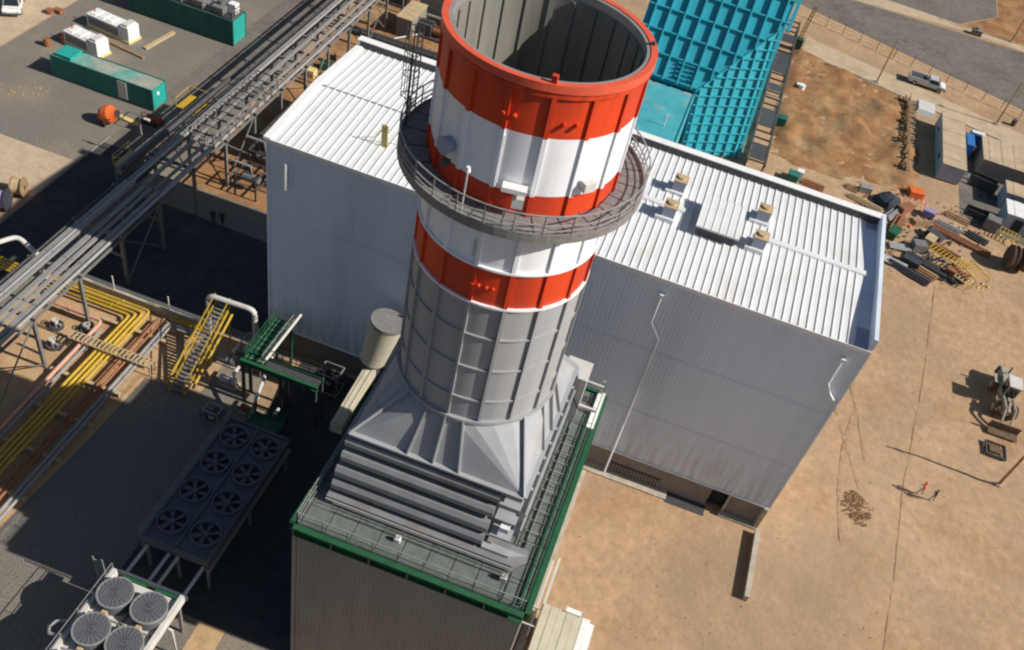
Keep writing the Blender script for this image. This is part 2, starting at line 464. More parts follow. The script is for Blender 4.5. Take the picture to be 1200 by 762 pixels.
# tyre tracks worn across the bare plot: narrow strips that follow the ground
def track(pts, wd):
    mb = MB()
    P = []
    for i in range(len(pts)-1):
        a, b = Vector(pts[i]), Vector(pts[i+1])
        k = max(1, int((b-a).length/0.7))
        P += [a+(b-a)*j/k for j in range(k)]
    P.append(Vector(pts[-1]))
    vs = []
    for i, p in enumerate(P):
        d = (P[min(i+1, len(P)-1)]-P[max(i-1, 0)]).normalized(); n = Vector((-d.y, d.x))
        ww = wd*(0.6+0.5*random.random())
        for s in (-1, 1):
            q = p+n*s*ww/2
            vs.append((q.x, q.y, bumpz2(q.x, q.y)+0.03))
    mb.add(vs, [(2*i, 2*i+1, 2*i+3, 2*i+2) for i in range(len(P)-1)])
    return struct('tyre_track', mb, M['track'])
def bumpz2(x, y):
    i = max(0, min(nx-2, next((k for k in range(nx-1) if gx[k+1] > x), nx-2)))
    j = max(0, min(len(gy_)-2, next((k for k in range(len(gy_)-1) if gy_[k+1] > y), 0)))
    fx = (x-gx[i])/(gx[i+1]-gx[i]); fy = (y-gy_[j])/(gy_[j+1]-gy_[j])
    z = [vs0[2] for vs0 in (vs[j*nx+i], vs[j*nx+i+1], vs[(j+1)*nx+i], vs[(j+1)*nx+i+1])]
    return (z[0]*(1-fx)+z[1]*fx)*(1-fy)+(z[2]*(1-fx)+z[3]*fx)*fy
def arc(cx, cy, r, a0, a1, n=18):
    return [(cx+r*math.cos(math.radians(a0+(a1-a0)*i/n)), cy+r*math.sin(math.radians(a0+(a1-a0)*i/n))) for i in range(n+1)]

# ------------------------------------------------------------------ turbine hall
L, D, H = 46.97, 17.02, 22.5
hall = thing('turbine_hall', (0,0,0), 'large pale grey metal clad turbine hall with ribbed white roof behind the striped chimney', 'industrial building')
mb = MB()
corr(mb, (0,0), (L,0), 3.05, H, .33, .018, (0,-1))
corr(mb, (L,0), (L,D), 3.05, H, out=(1,0))
corr(mb, (L,D), (0,D), 0.3, H, out=(0,1))
corr(mb, (0,D), (0,0), 0.3, H, out=(-1,0))
mb.build('cladding', M['clad_grey'], hall)
MB().prism([(0.06,0.06),(L-.06,0.06),(L-.06,D-.06),(0.06,D-.06)], 3.0, H-.2).build('core', M['clad_grey'], hall)
# corner flashings and drip sill
for x in (0, L):
    MB().box(x-.09, x+.09, -.09, .09, 3.0, H+.02).build('corner_trim', M['clad_grey'], hall)
MB().box(-.05, L+.05, -.12, .05, 2.95, 3.06).build('drip_sill', M['white_trim'], hall)
for z in (8.6, 15.4):
    MB().box(.1, L-.1, -.045, -.03, z, z+.05).build('sheet_lap', M['clad_grey'], hall)
# recessed base wall with louvre bay and doorway
mb = MB()
mb.box(0.2, 42.05, .30, .5, 0, 2.95); mb.box(43.6, L-.15, .30, .5, 0, 2.95); mb.box(42.05, 43.6, .30, .5, 2.6, 2.95)
mb.box(L-.5, L-.3, .5, D, 0, 2.95)
mb.build('base_wall', M['plinth'], hall)
dr = MB().box(42.05, 43.6, .9, 1.0, 0, 2.6).build('doorway', M['dark_void'], hall)
MB().box(43.55, 43.75, .12, .3, 0, 2.7).build('door_frame', M['galv'], dr)
lv = MB().box(32.9, 37.6, .22, .30, 0.15, 1.25).build('louvre', M['dark_steel'], hall)
sl = MB().box(0, .13, .12, .22, .15, 1.22)
s0 = None
for i in range(17):
    if s0 is None:
        o = MB().box(32.95, 33.10, .10, .22, .15, 1.22).build('slat', M['plinth'], lv); s0 = o
    else:
        inst('slat', s0.data, lv, (i*.28, 0, 0))
mb = MB(); mb.box(30.4, 38.6, -.75, .3, 0, .16); mb.build('apron', M['concrete'], hall)
MB().box(38.6, 42.2, -.95, .28, 0, .05).build('doorstep', M['dark_steel'], hall)
MB().box(43.4, L+.1, -.35, .28, 0, .22).build('apron', M['concrete'], hall)
MB().box(L-.32, L+.02, -.28, .3, 0, 3.0).build('corner_post', M['concrete'], hall)
# roof: two shallow slopes of standing seam panels
RY, RZ = 8.15, 23.05
PW = 0.60
x_a, x_b = 0.35, 45.75
npan = int((x_b-x_a)/PW)
pw = (x_b-x_a)/npan
def panel_mesh(ya, za, yb, zb):
    # flat sheet with one raised seam at its left edge
    m_ = MB()
    prof = [(0,0),(.03,.075),(.09,.075),(.12,.0),(pw-.005,.0)]
    k = len(prof)
    m_.add([(x, ya, za+z) for x, z in prof] + [(x, yb, zb+z) for x, z in prof] , [(i, i+1, k+i+1, k+i) for i in range(k-1)])
    m_.add([(x, ya, za+z) for x, z in prof[:4]], [(0,1,2,3)])
    return m_
for ya, za, yb, zb in ((-.18, H+.03, RY, RZ), (RY, RZ, 16.25, H+.12)):
    first = None
    for i in range(npan):
        if first is None:
            first = panel_mesh(ya, za, yb, zb).build('roof_panel', M['white_roof'], hall)
            first.location = (x_a, 0, 0)
        else:
            inst('roof_panel', first.data, hall, (x_a+i*pw, 0, 0))
MB().box(-.22, L+.02, -.26, -.18, H-.25, H+.10).build('eave_gutter', M['white_trim'], hall)
MB().prism_x([(-.2,H-.03),(RY,RZ-.04),(16.3,H+.06),(16.3,H-.2),(-.2,H-.2)], .05, L-.05).build('roof_deck', M['clad_grey'], hall)
MB().prism_x([(-.24,H+.08),(-.24,H+.2),(RY,RZ+.2),(16.4,H+.26),(16.4,H+.1),(RY,RZ+.06)], -.2, .36).build('verge_trim', M['white_trim'], hall)
# rear parapet box and right-hand parapet with sunk gutter
MB().box(-.2, L+.05, 16.3, D+.1, H-.1, 23.25).build('rear_parapet', M['white_trim'], hall)
MB().box(.1, L-.3, 16.22, 16.30, 22.62, 23.2).build('parapet_shade_strip', M['dark_steel'], hall)  # dark strip paints shade onto the parapet's front face
MB().box(L-.28, L+.02, -.2, 16.29, H-.3, 23.7).build('end_parapet', M['clad_grey'], hall)
MB().box(x_b+.02, L-.29, -.15, 16.28, H-.2, H+.12).build('gutter', M['cabin_and_shade_blue'], hall)  # blue-grey tone stands for the parapet's shade lying in the gutter
MB().box(.3, 26.6, RY-.06, RY+.06, RZ+.02, RZ+.07).build('ridge_seam', M['galv'], hall)
for a, b in ((26.9, 31.3), (37.0, 45.9)):
    MB().prism_x([(RY-.30, RZ+.02),(RY-.24, RZ+.12),(RY+.24, RZ+.12),(RY+.30, RZ+.02)], a, b).build('ridge_cap', M['white_roof'], hall)
# roof hatch housing raised above the ridge
MB().prism_x([(5.9,22.7),(5.9,23.66),(9.8,23.80),(9.8,22.8)], 32.7, 35.6).build('monitor_shade_gap', M['dark_steel'], hall)  # dark box painted as the shaded gap beneath the lid
hb = MB().prism_x([(5.7,23.7),(5.7,23.85),(10.0,24.0),(10.0,23.85)], 32.4, 35.8).build('roof_monitor', M['white_roof'], hall)
f0 = None
for i in range(6):
    x = 32.4+i*.6
    mb = MB(); mb.hexa([(x,5.62,23.84),(x+.06,5.62,23.84),(x+.06,10.05,24.0),(x,10.05,24.0)], [(x,5.62,23.89),(x+.06,5.62,23.89),(x+.06,10.05,24.05),(x,10.05,24.05)])
    mb.build('seam', M['white_roof'], hb)
for x, y in ((30.0,10.7),(29.95,6.75),(37.0,10.6),(37.15,6.75)):
    zr = RZ-.06*abs(y-RY)
    v = MB().box(x-.75, x+.75, y-.75, y+.75, zr-.2, zr+.32).build('roof_vent', M['white_roof'], hall)
    MB().box(x-.30, x+.70, y-.50, y+.60, zr+.30, zr+1.15).build('vent_housing', M['cabin_and_shade_blue'], v)  # blue-grey sides: white housing with its shade put into the colour
    MB().box(x-.36, x+.76, y-.56, y+.66, zr+1.15, zr+1.24).build('lid', M['tan'], v)
    mb = MB(); mb.cyl((x+.2, y+.05, zr+1.24), (x+.2, y+.05, zr+1.40), .36, .32, 14); mb.build('cowl', M['tan'], v)
# downpipes on the front wall
def down(pts, r=.085):
    MB().tube(pts, r, 8).build('downpipe', M['white_trim'], hall, True)
down([(31.75,-.24,20.9),(31.75,-.24,18.4),(32.75,-.24,17.0),(32.75,-.24,.2)])
down([(45.55,-.24,20.9),(45.55,-.24,18.6),(46.05,-.24,17.7),(46.55,-.24,17.2)])
down([(1.63,-.22,20.9),(1.63,-.22,18.5)], .12)
for x, z in ((31.75,20.95),(45.55,20.95)):
    MB().box(x-.16, x+.16, -.42, -.06, z, z+.3).build('rain_head', M['white_trim'], hall)

# yellow davit on the roof, left of the chimney
dv = thing('roof_davit', (8.0,3.2,22.7), 'small pale yellow ladder frame standing on the white roof left of the chimney', 'ladder frame')
mb = MB()
for dx in (-.22, .22): mb.bar((8+dx,3.4,22.7), (7.9+dx,3.4,24.7), .07)
for i in range(7): mb.bar((7.78,3.4,22.95+i*.27), (8.22,3.4,22.95+i*.27), .05)
mb.hexa([(7.8,3.43,22.75),(8.2,3.43,22.75),(8.1,3.43,24.68),(7.7,3.43,24.68)],[(7.8,3.46,22.75),(8.2,3.46,22.75),(8.1,3.46,24.68),(7.7,3.46,24.68)])
mb.build('ladder', M['pale_yellow'], dv)
MB().bar((7.78,3.4,24.4), (6.8,4.2,22.72), .05).build('brace', M['pale_yellow'], dv)
MB().bar((8.22,3.4,24.4), (8.9,4.3,22.72), .05).build('brace', M['pale_yellow'], dv)

# ------------------------------------------------------------------ boiler house under the chimney
bx0, bx1, by0, by1, bz = 15.9, 30.25, -26.55, -7.94, 17.0
boil = thing('boiler_house', (23,-17.4,0), 'tall brown clad boiler house with green steel deck edge carrying the chimney', 'industrial building')
mb = MB()
corr(mb, (bx0,by0), (bx1,by0), 0, bz-.75, .30, .03, (0,-1))
corr(mb, (bx1,by0), (bx1,by1), 0, bz-.75, .30, .05, (1,0))
corr(mb, (bx1,by1), (bx0,by1), 0, bz-.75, .30, .05, (0,1))
corr(mb, (bx0,by1), (bx0,by0), 0, bz-.75, .30, .05, (-1,0))
mb.build('cladding', M['clad_brown'], boil)
MB().box(bx0+.05, bx1-.05, by0+.05, by1-.05, 0.02, bz-.3).build('core', M['clad_brown'], boil)
MB().box(bx0-.12, bx0+.12, by0-.1, by0+.1, 0, bz-.7).build('corner_trim', M['clad_brown'], boil)
# deck plates (gratings) on the roof
dk = MB().box(bx0+.1, bx1-.1, by0+.1, by1-.1, bz-.28, bz-.06).build('deck', M['deck'], boil)
fp = None
for i in range(9):
    for j in range(11):
        x = bx0+.25+i*1.54; y = by0+.3+j*1.66
        if 17.3 < x and x+1.5 < 27.6 and -22.3 < y and y+1.6 < -11.6: continue
        if fp is None:
            fp = MB().box(x, x+1.48, y, y+1.6, bz-.05, bz).build('grating', M['deck'], dk); f0 = (x, y)
        else:
            inst('grating', fp.data, dk, (x-f0[0], y-f0[1], random.uniform(-.012,.012)))
# green edge beams: channel sections between brackets
def edge(p, q, nseg, name='edge_beam'):
    p, q = Vector(p), Vector(q)
    d = (q-p).normalized(); n = Vector((d.y, -d.x, 0))
    for i in range(nseg):
        a = p+(q-p)*(i/nseg); b = p+(q-p)*((i+1)/nseg)
        mb = MB()
        mb.bar(a+n*.16, b+n*.16, .36, .09)                        # top flange
        mb.bar(a+n*.10+Vector((0,0,-.36)), b+n*.10+Vector((0,0,-.36)), .06, .62)   # web
        mb.bar(a+n*.16+Vector((0,0,-.70)), b+n*.16+Vector((0,0,-.70)), .36, .07)   # bottom flange
        mb.build(name, M['green_steel'], boil)
        mb = MB(); mb.bar(a+n*.15+d*.06+Vector((0,0,-.03)), a+n*.15+d*.06+Vector((0,0,-.70)), .12, .38, up=n)
        mb.build('bracket', M['green_steel'], boil)
edge((bx0,by0,bz), (bx1,by0,bz), 6)
edge((bx1,by0,bz), (bx1,by1,bz), 7)
edge((bx1,by1,bz), (bx0,by1,bz), 6)
edge((bx0,by1,bz), (bx0,by0,bz), 7)
MB().bar((bx1-.45,by0+.3,bz+.08), (bx1-.45,by1-.2,bz+.08), .14, .16).build('pipe_rail', M['green_steel'], boil)
railing(boil, [(bx0+.1,by0+.1),(bx1-.1,by0+.1)], bz, 1.1, 1.6)
railing(boil, [(bx1-.1,by0+.1),(bx1-.1,by1-.1)], bz, 1.1, 1.6, M['green_steel'])
railing(boil, [(bx0+.1,by1-.1),(bx0+.1,by0+.1)], bz, 1.1, 1.6)
railing(boil, [(bx0+1.6,by0+1.65),(bx1-1.5,by0+1.65)], bz, 1.0, 2.2, M['galv'], .02)
# raised frame at the rear right corner of the deck
mb = MB()
mb.bar((30.1,-11.5,17.1), (30.1,-7.9,17.1), .5, .25)
mb.build('white_beam', M['white_trim'], boil)
for y in (-8.2, -10.6):
    MB().bar((28.4,y,18.0), (30.1,y,18.0), .16, .22).build('tie_beam', M['offwhite'], boil)
MB().bar((30.0,-8.0,15), (30.0,-8.0,18.4), .2).build('post', M['galv'], boil)
for y in (-8.9,-9.9):
    MB().bar((28.6,y,17.05), (30.0,y,17.05), .5, .04).build('dark_opening', M['dark_steel'], boil)  # dark plates drawn in place of a shadowy opening
# pale strips at the foot of the right wall
MB().box(30.55, 31.2, -26.6, -1.0, 0, .35).build('kerb_wall', M['concrete'], boil)
mb = MB()
for y in (-18.5,-16.9):
    mb.bar((31.5,y,.1), (31.5,y,2.2), .1); mb.bar((30.4,y,2.2), (31.5,y,2.2), .1)
mb.bar((31.5,-19,2.2), (31.5,-12,2.2), .18, .12); mb.bar((31.1,-19,1.5), (31.1,-12,1.5), .14, .14); 
mb.build('pipe_bracket', M['offwhite'], boil)
# instruments left on the deck
def decklump(x, y, z, a, b, h, m_, lab):
    mb = MB(); mb.box(x, x+a, y, y+b, z, z+h*.7); mb.box(x+a*.2, x+a*.7, y+b*.2, y+b*.8, z+h*.7, z+h); mb.cyl((x+a*.85,y+b*.5,z+h*.7), (x+a*.85,y+b*.5,z+h*1.25), .04)
    single(mb, 'junction_box', m_, lab, 'junction box', 'small boxes on the boiler deck')
decklump(21.6,-25.3,17.01,.35,.3,.5,M['white'],'small white junction box on the boiler deck in front of the lowest tier')
decklump(28.2,-25.2,17.01,.4,.3,.6,M['offwhite'],'pale junction box at the front right corner of the boiler deck')

# casing with stacked headers
cas = thing('boiler_casing', (22.6,-17,17), 'grey boiler casing with stacked horizontal headers on the green edged deck', 'boiler casing')
MB().box(17.3, 27.9, -22.35, -11.5, 17.0, 22.0).build('casing', M['tier_grey'], cas)
def header(x0, x1, y, z, r, m_=M['tier_grey'], flat=.8):
    pr = [(y+.3, z+r*flat), (y-r*.55, z+r*flat*.95), (y-r*.95, z+r*flat*.35), (y-r, z-r*flat*.5), (y-r*.8, z-r*flat*.9), (y+.9, z-r*flat), (y+.9, z+r*flat)]
    mb = MB(); mb.prism_x(pr, x0, x1)
    return mb.build('header', m_, cas)
hs = [(17.15,26.7,-22.55,21.25,.42),(17.1,26.6,-22.85,20.25,.48),(16.95,26.55,-23.15,19.15,.55),(16.9,26.5,-23.45,18.2,.50)]
for i, (a, b, y, z, r) in enumerate(hs):
    h_ = header(a, b, y, z, r)
# flanged base box with slanted right end
mb = MB(); mb.prism([(16.8,-24.35),(28.6,-24.35),(29.35,-23.75),(29.2,-22.9),(16.8,-22.9)], 17.02, 17.62)
mb.build('base_box', M['tier_grey'], cas)
for z in (17.2,17.42):
    MB().bar((16.8,-24.40,z), (28.6,-24.40,z), .08, .05).build('flange', M['hood_grey'], cas)
MB().hexa([(26.5,-23.95,17.62),(28.2,-23.95,17.62),(29.3,-23.45,17.62),(26.5,-23.45,17.62)], [(26.5,-23.95,17.85),(28.2,-23.95,17.85),(29.3,-23.45,17.85),(26.5,-23.45,17.85)]).build('lip', M['hood_grey'], cas)
# right-hand front ledges (bright tops) and valve box
for z, y in ((21.0,-22.65),(19.9,-22.9),(18.75,-23.3)):
    MB().box(26.72, 28.0, y-.25, y+.6, z-.14, z).build('ledge', M['hood_grey'], cas)
MB().box(27.2, 27.75, -23.45, -22.8, 19.2, 19.6).build('valve_box', M['white'], cas)
# vertical stiffeners on the right side
for i in range(9):
    y = -21.9+i*1.25
    MB().box(27.9, 28.28, y, y+.22, 17.0, 21.9).build('stiffener', M['hood_grey'], cas)
mb = MB(); mb.bar((28.35,-22.5,20.2), (28.35,-11.6,20.2), .1, .16); mb.build('rail', M['hood_grey'], cas)
mb = MB(); mb.bar((28.35,-22.5,18.6), (28.35,-11.6,18.6), .1, .16); mb.build('rail', M['hood_grey'], cas)
MB().box(27.2, 28.9, -11.4, -9.6, 17.0, 21.2).build('rear_plenum', M['offwhite'], cas)
MB().bar((27.0,-11.48,21.9), (28.9,-11.48,18.6), .12).build('brace', M['dark_steel'], cas)
railing(cas, [(28.9,-22.4),(28.9,-12)], 17.0, 1.0, 1.3, M['galv'], .02)
for i in range(12):
    y = -22+i*.85
    MB().bar((28.6,y,17.05), (29.6,y,17.05), .08, .06).build('cross_bar', M['galv'], cas)

# ------------------------------------------------------------------ hood: square to round
CX, CY, SR = 22.65, -17.0, 4.52
hood = thing('transition_hood', (CX,CY,22), 'grey square to round hood with raised ribs at the foot of the chimney', 'exhaust hood')
hz0, hz1 = 22.0, 25.15
hx0, hx1, hy0, hy1 = 17.4, 27.88, -22.6, -11.4
NS = 48
cor = {0:(hx1,hy1), 1:(hx0,hy1), 2:(hx0,hy0), 3:(hx1,hy0)}
for k in range(4):     # conical corners
    mb = MB()
    c = cor[k]
    pts = [(CX+SR*math.cos(k*PI/2+PI/2*i/6), CY+SR*math.sin(k*PI/2+PI/2*i/6), hz1) for i in range(7)]
    mb.add([(c[0],c[1],hz0)]+pts, [(0,i+1,i+2) for i in range(6)])
    mb.build('corner_cone', M['hood_grey'], hood, False)
for k, (a, b) in enumerate(((3,0),(0,1),(1,2),(2,3))):   # flat sides
    ang = k*PI/2
    mb = MB(); mb.add([(*cor[a],hz0),(*cor[b],hz0),(CX+SR*math.cos(ang),CY+SR*math.sin(ang),hz1)], [(0,1,2)])
    mb.build('side_plate', M['hood_grey'], hood)
def lerp(a, b, t): return tuple(a[i]+(b[i]-a[i])*t for i in range(3))
def rib(p, q, n, wd=.10, h=.22):
    """plate rib standing on the hood surface, n = outward normal"""
    n = Vector(n).normalized(); p = Vector(p); q = Vector(q)
    MB().bar(p+n*h/2, q+n*h/2, wd, h, up=n).build('rib', M['hood_grey'], hood)
for k, (a, b) in enumerate(((3,0),(0,1),(1,2),(2,3))):
    ang = k*PI/2; o_ = (math.cos(ang), math.sin(ang), .8)
    top = lambda t: (CX+(SR+.03)*math.cos(ang+t), CY+(SR+.03)*math.sin(ang+t), hz1)
    ca, cb = (*cor[a],hz0), (*cor[b],hz0)
    for t, ta in ((.33,-.30),(.48,-.05),(.63,.17)):
        rib(lerp(ca,cb,t), top(ta), o_)
    rib(ca, top(-.62), (math.cos(ang-PI/4), math.sin(ang-PI/4), .9), .14, .25)
for p, q in (((hx0,hy0),(hx1,hy0)),((hx1,hy0),(hx1,hy1)),((hx1,hy1),(hx0,hy1)),((hx0,hy1),(hx0,hy0))):
    d = Vector((q[0]-p[0], q[1]-p[1], 0)).normalized(); n = Vector((d.y,-d.x,0))
    MB().bar(Vector((*p,hz0))+n*.1-d*.1, Vector((*q,hz0))+n*.1+d*.1, .34, .16).build('base_flange', M['hood_grey'], hood)

# ------------------------------------------------------------------ chimney
stack = thing('chimney_stack', (CX,CY,hz1), 'tall round chimney with orange red, white and bare grey bands and a railed ring platform', 'chimney')
def band(z0, z1, m_, name='shell_band'):
    mb = MB(); mb.ring(CX, CY, SR-.12, SR, z0, z1, 80)
    return mb.build(name, m_, stack, True)
ZT = 46.0
b_grey = band(hz1, 33.76, M['stack_grey'])
b_red1 = band(33.76, 36.04, M['orange_red'])
b_wh1 = band(36.04, 38.95, M['stack_white'])
b_red2 = band(38.95, 40.56, M['orange_red'])
b_wh2 = band(40.56, 43.48, M['stack_white'])
b_red3 = band(43.48, ZT-.1, M['orange_red'])
rim = MB().ring(CX, CY, SR-.12, SR+.17, ZT-.36, ZT, 80).build('rim', M['rim_red'], stack, True)
MB().ring(CX, CY, SR+.0, SR+.12, ZT-.62, ZT-.42, 80).build('rim_collar', M['orange_red'], stack, True)
MB().ring(CX, CY, SR-.30, SR-.13, ZT-.5, ZT-.04, 80).build('inner_lip', M['galv'], stack, True)
MB().ring(CX, CY, SR-.36, SR-.24, hz1, ZT-.45, 80).build('liner', M['liner'], stack, True)
for i in range(24):
    a = 2*PI*i/24
    x, y = CX+(SR-.40)*math.cos(a), CY+(SR-.40)*math.sin(a)
    MB().bar((x,y,29), (x,y,ZT-.5), .14, .09, up=(math.cos(a),math.sin(a),0)).build('liner_strip', M['liner'], stack)
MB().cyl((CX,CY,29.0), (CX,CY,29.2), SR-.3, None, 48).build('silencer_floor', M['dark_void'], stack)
# vertical stiffeners on each band, coloured as the band
RIBA = [math.radians(-2.6+22.5*k) for k in range(16)]
def stiff(bnd, z0, z1, m_, dep=.12, wd=.20):
    mesh = None
    for a in RIBA:
        c, s = math.cos(a), math.sin(a)
        mb = MB(); t = Vector((-s,c,0)); o_ = Vector((c,s,0)); ctr = Vector((CX,CY,0))
        p = [ctr+o_*(SR-.03)-t*wd/2, ctr+o_*(SR-.03)+t*wd/2, ctr+o_*(SR+dep)+t*wd/2, ctr+o_*(SR+dep)-t*wd/2]
        mb.hexa([v+Vector((0,0,z0)) for v in p], [v+Vector((0,0,z1)) for v in p])
        mb.build('stiffener', m_, bnd)
stiff(b_grey, hz1+.25, 33.74, M['stack_grey'], .16, .16)
stiff(b_red1, 33.77, 36.03, M['orange_red'])
stiff(b_wh1, 36.05, 38.94, M['stack_white'])
stiff(b_red2, 38.96, 40.55, M['orange_red'])
stiff(b_wh2, 40.57, 43.47, M['stack_white'])
stiff(b_red3, 43.49, ZT-.64, M['orange_red'])
for z in (26.9, 29.3, 31.6):
    MB().ring(CX, CY, SR-.02, SR+.10, z-.05, z+.05, 80).build('ring_stiffener', M['stack_grey'], b_grey, True)
MB().ring(CX, CY, SR-.02, SR+.22, hz1-.05, hz1+.16, 80).build('base_ring', M['stack_grey'], stack, True)
MB().ring(CX, CY, SR-.02, SR+.14, 33.70, 33.82, 80).build('ring_stiffener', M['stack_white'], b_grey, True)
MB().ring(CX, CY, SR-.02, SR+.14, 36.0, 36.12, 80).build('ring_stiffener', M['stack_white'], b_wh1, True)
# ring platform
PZ, PR = 39.45, 5.95
plat = MB().ring(CX, CY, SR+.02, PR, PZ-.14, PZ, 64).build('platform', M['grate'], stack)
MB().ring(CX, CY, PR-.06, PR+.02, PZ-.34, PZ+.14, 64).build('toe_plate', M['grate'], plat)
for i in range(24):
    a = 2*PI*(i+.5)/24; c, s = math.cos(a), math.sin(a)
    MB().bar((CX+SR*c,CY+SR*s,PZ-.26), (CX+(PR-.07)*c,CY+(PR-.07)*s,PZ-.26), .1, .2).build('bracket', M['galv'], plat)
    MB().bar((CX+SR*c,CY+SR*s,PZ+.012), (CX+(PR-.07)*c,CY+(PR-.07)*s,PZ+.012), .05, .02).build('grating_joint', M['dark_steel'], plat)
for i in range(28):
    a = 2*PI*i/28; c, s = math.cos(a), math.sin(a)
    MB().bar((CX+(PR-.02)*c,CY+(PR-.02)*s,PZ), (CX+(PR-.02)*c,CY+(PR-.02)*s,PZ+1.12), .055).build('railing_post', M['galv'], plat)
for z, h in ((PZ+1.12,.05),(PZ+.62,.045),(PZ+.34,.04)):
    MB().ring(CX, CY, PR-.05, PR+.01, z-h/2, z+h/2, 64).build('railing', M['galv'], plat)
# fixtures on the shell
def on_shell(a_deg, r, z):
    a = math.radians(a_deg); return Vector((CX+r*math.cos(a), CY+r*math.sin(a), z)), Vector((math.cos(a), math.sin(a), 0)), Vector((-math.sin(a), math.cos(a), 0))
p, o_, t = on_shell(-124, SR, 41.4)
port = MB().cyl(p-o_*.05, p+o_*.40, .36, None, 18).build('test_port', M['cabin_and_shade_blue'], stack, True)
MB().cyl(p+o_*.40, p+o_*.50, .42, None, 18).build('port_flange', M['cabin_and_shade_blue'], port, True)
MB().box(p.x-.1, p.x+.25, p.y-.9, p.y-.55, 40.75, 41.0).build('port_valve', M['dark_steel'], port)
p, o_, t = on_shell(-80, SR+.3, 40.95)
MB().bar(p-t*.55, p+t*.55, .5, .22, up=(0,0,1)).build('instrument_box', M['white'], stack)
p, o_, t = on_shell(-77, SR+.3, 40.3)
MB().bar(p-t*.25, p+t*.25, .3, .5).build('instrument_box', M['offwhite'], stack)
p, o_, t = on_shell(-40, SR+.28, 41.2)
MB().bar(p-t*.3, p+t*.3, .4, .45).build('beacon_box', M['offwhite'], stack)
p, o_, t = on_shell(-101, PR-.2, PZ)
la = MB().bar(p, p+Vector((0,0,2.2)), .06).build('lamp_post', M['white'], stack)
MB().cyl(p+Vector((0,0,2.2)), p+Vector((0,0,2.42)), .13, .09, 10).build('lamp_head', M['white'], la)
p, o_, t = on_shell(-72, SR-.02, ZT)
MB().box(p.x-.12, p.x+.12, p.y-.12, p.y+.12, ZT-.05, ZT+.32).build('lifting_lug', M['orange_red'], stack)
p, o_, t = on_shell(20, SR-.02, ZT)
MB().box(p.x-.1, p.x+.1, p.y-.1, p.y+.1, ZT-.05, ZT+.12).build('lifting_lug', M['dark_steel'], stack)
for a in (-94,-88,-62,-55):
    p, o_, t = on_shell(a, SR, 44.2)
    MB().cyl(p-o_*.02, p+o_*.22, .10, None, 8).build('nozzle', M['orange_red'], b_red3)
for a in (-93,-89,-84,-80):
    p, o_, t = on_shell(a, SR, 34.9)
    MB().cyl(p-o_*.02, p+o_*.18, .09, None, 8).build('nozzle', M['orange_red'], b_red1)
p, o_, t = on_shell(-96, SR+.02, 36.5)
MB().bar(p, p+Vector((0,0,.9)), .1).build('lug', M['offwhite'], b_wh1)
p, o_, t = on_shell(-92, SR+.02, 42)
MB().bar(p+Vector((0,0,-1.2)), p+Vector((0,0,1.2)), .22, .1, up=o_).build('wear_strip', M['white'], b_wh2)
# caged ladder and mast at the back left of the platform
lad = MB()
p, o_, t = on_shell(172, PR+.15, PZ)
for s in (-.25, .25): lad.bar(p+t*s+Vector((0,0,-1.5)), p+t*s+Vector((0,0,4.2)), .06)
for i in range(15): lad.bar(p-t*.25+Vector((0,0,-1.3+i*.37)), p+t*.25+Vector((0,0,-1.3+i*.37)), .04)
lado = lad.build('ladder', M['galv'], stack)
for i in range(4):
    z = PZ+.6+i*1.15
    mb = MB()
    q = [p+Vector((0,0,z-PZ))+t*math.cos(PI*j/8)*.38+o_*math.sin(PI*j/8)*.7 for j in range(9)]
    mb.tube(q, .025, 5); mb.build('cage_hoop', M['galv'], lado)
for j in (1,3,5,7):
    q = p+t*math.cos(PI*j/8)*.38+o_*math.sin(PI*j/8)*.7
    MB().bar(q+Vector((0,0,.5)), q+Vector((0,0,4.1)), .035).build('cage_bar', M['galv'], lado)
p, o_, t = on_shell(186, PR-.1, PZ)
mast = MB().bar(p, p+Vector((0,0,3.6)), .09).build('mast', M['dark_steel'], stack)
MB().bar(p+Vector((0,0,3.6)), p+Vector((0,0,5.0)), .05).build('antenna', M['rust'], mast)
# side ducts at the back of the chimney
dct = thing('exhaust_duct', (11,-8,0), 'beige duct with flared upright silencer between boiler house and turbine hall', 'duct')
MB().hexa([(10.45,-9.6,4.0),(11.45,-9.6,4.0),(11.6,-3.0,5.0),(10.6,-3.0,5.0)], [(10.45,-9.6,4.9),(11.45,-9.6,4.9),(11.6,-3.0,5.9),(10.6,-3.0,5.9)]).build('duct', M['beige'], dct)
for i in range(2):
    x = 10.75+i*.45
    MB().bar((x,-9.6,4.93), (x+.15,-3.0,5.93), .07, .06).build('stiffener', M['beige'], dct)
MB().cyl((10.9,-2.9,5.0), (11.0,-2.7,6.3), .78, .85, 20).build('collar', M['dark_steel'], dct, True)
MB().cyl((11.0,-2.7,6.3), (11.8,-2.35,10.6), 1.1, 1.42, 28).build('silencer', M['beige'], dct, True)
MB().cyl((11.8,-2.35,10.6), (11.85,-2.33,10.9), 1.44, 1.44, 28).build('outlet_rim', M['grey_steel'], dct, True)
for p, q in (((10.8,-8.5,0),(10.8,-8.5,4.0)),((11.1,-4,0),(11.1,-4,4.9)),((12.6,-1.2,0),(12.6,-1.2,11))):
    MB().bar(p, q, .2).build('support', M['dark_steel'], dct)

# low turbine exhaust casing that joins boiler house and hall
exc = thing('turbine_exhaust', (22.5,-4.2,0), 'low dark casing filling the gap between the boiler house and the turbine hall', 'duct casing')
MB().box(16.2,29.6,-7.85,-.35,0,8.4).build('casing', M['tier_grey'], exc)
for k in range(7): MB().box(16.0,16.2,-7.6+k*1.1,-7.45+k*1.1,0,8.3).build('stiffener', M['tier_grey'], exc)

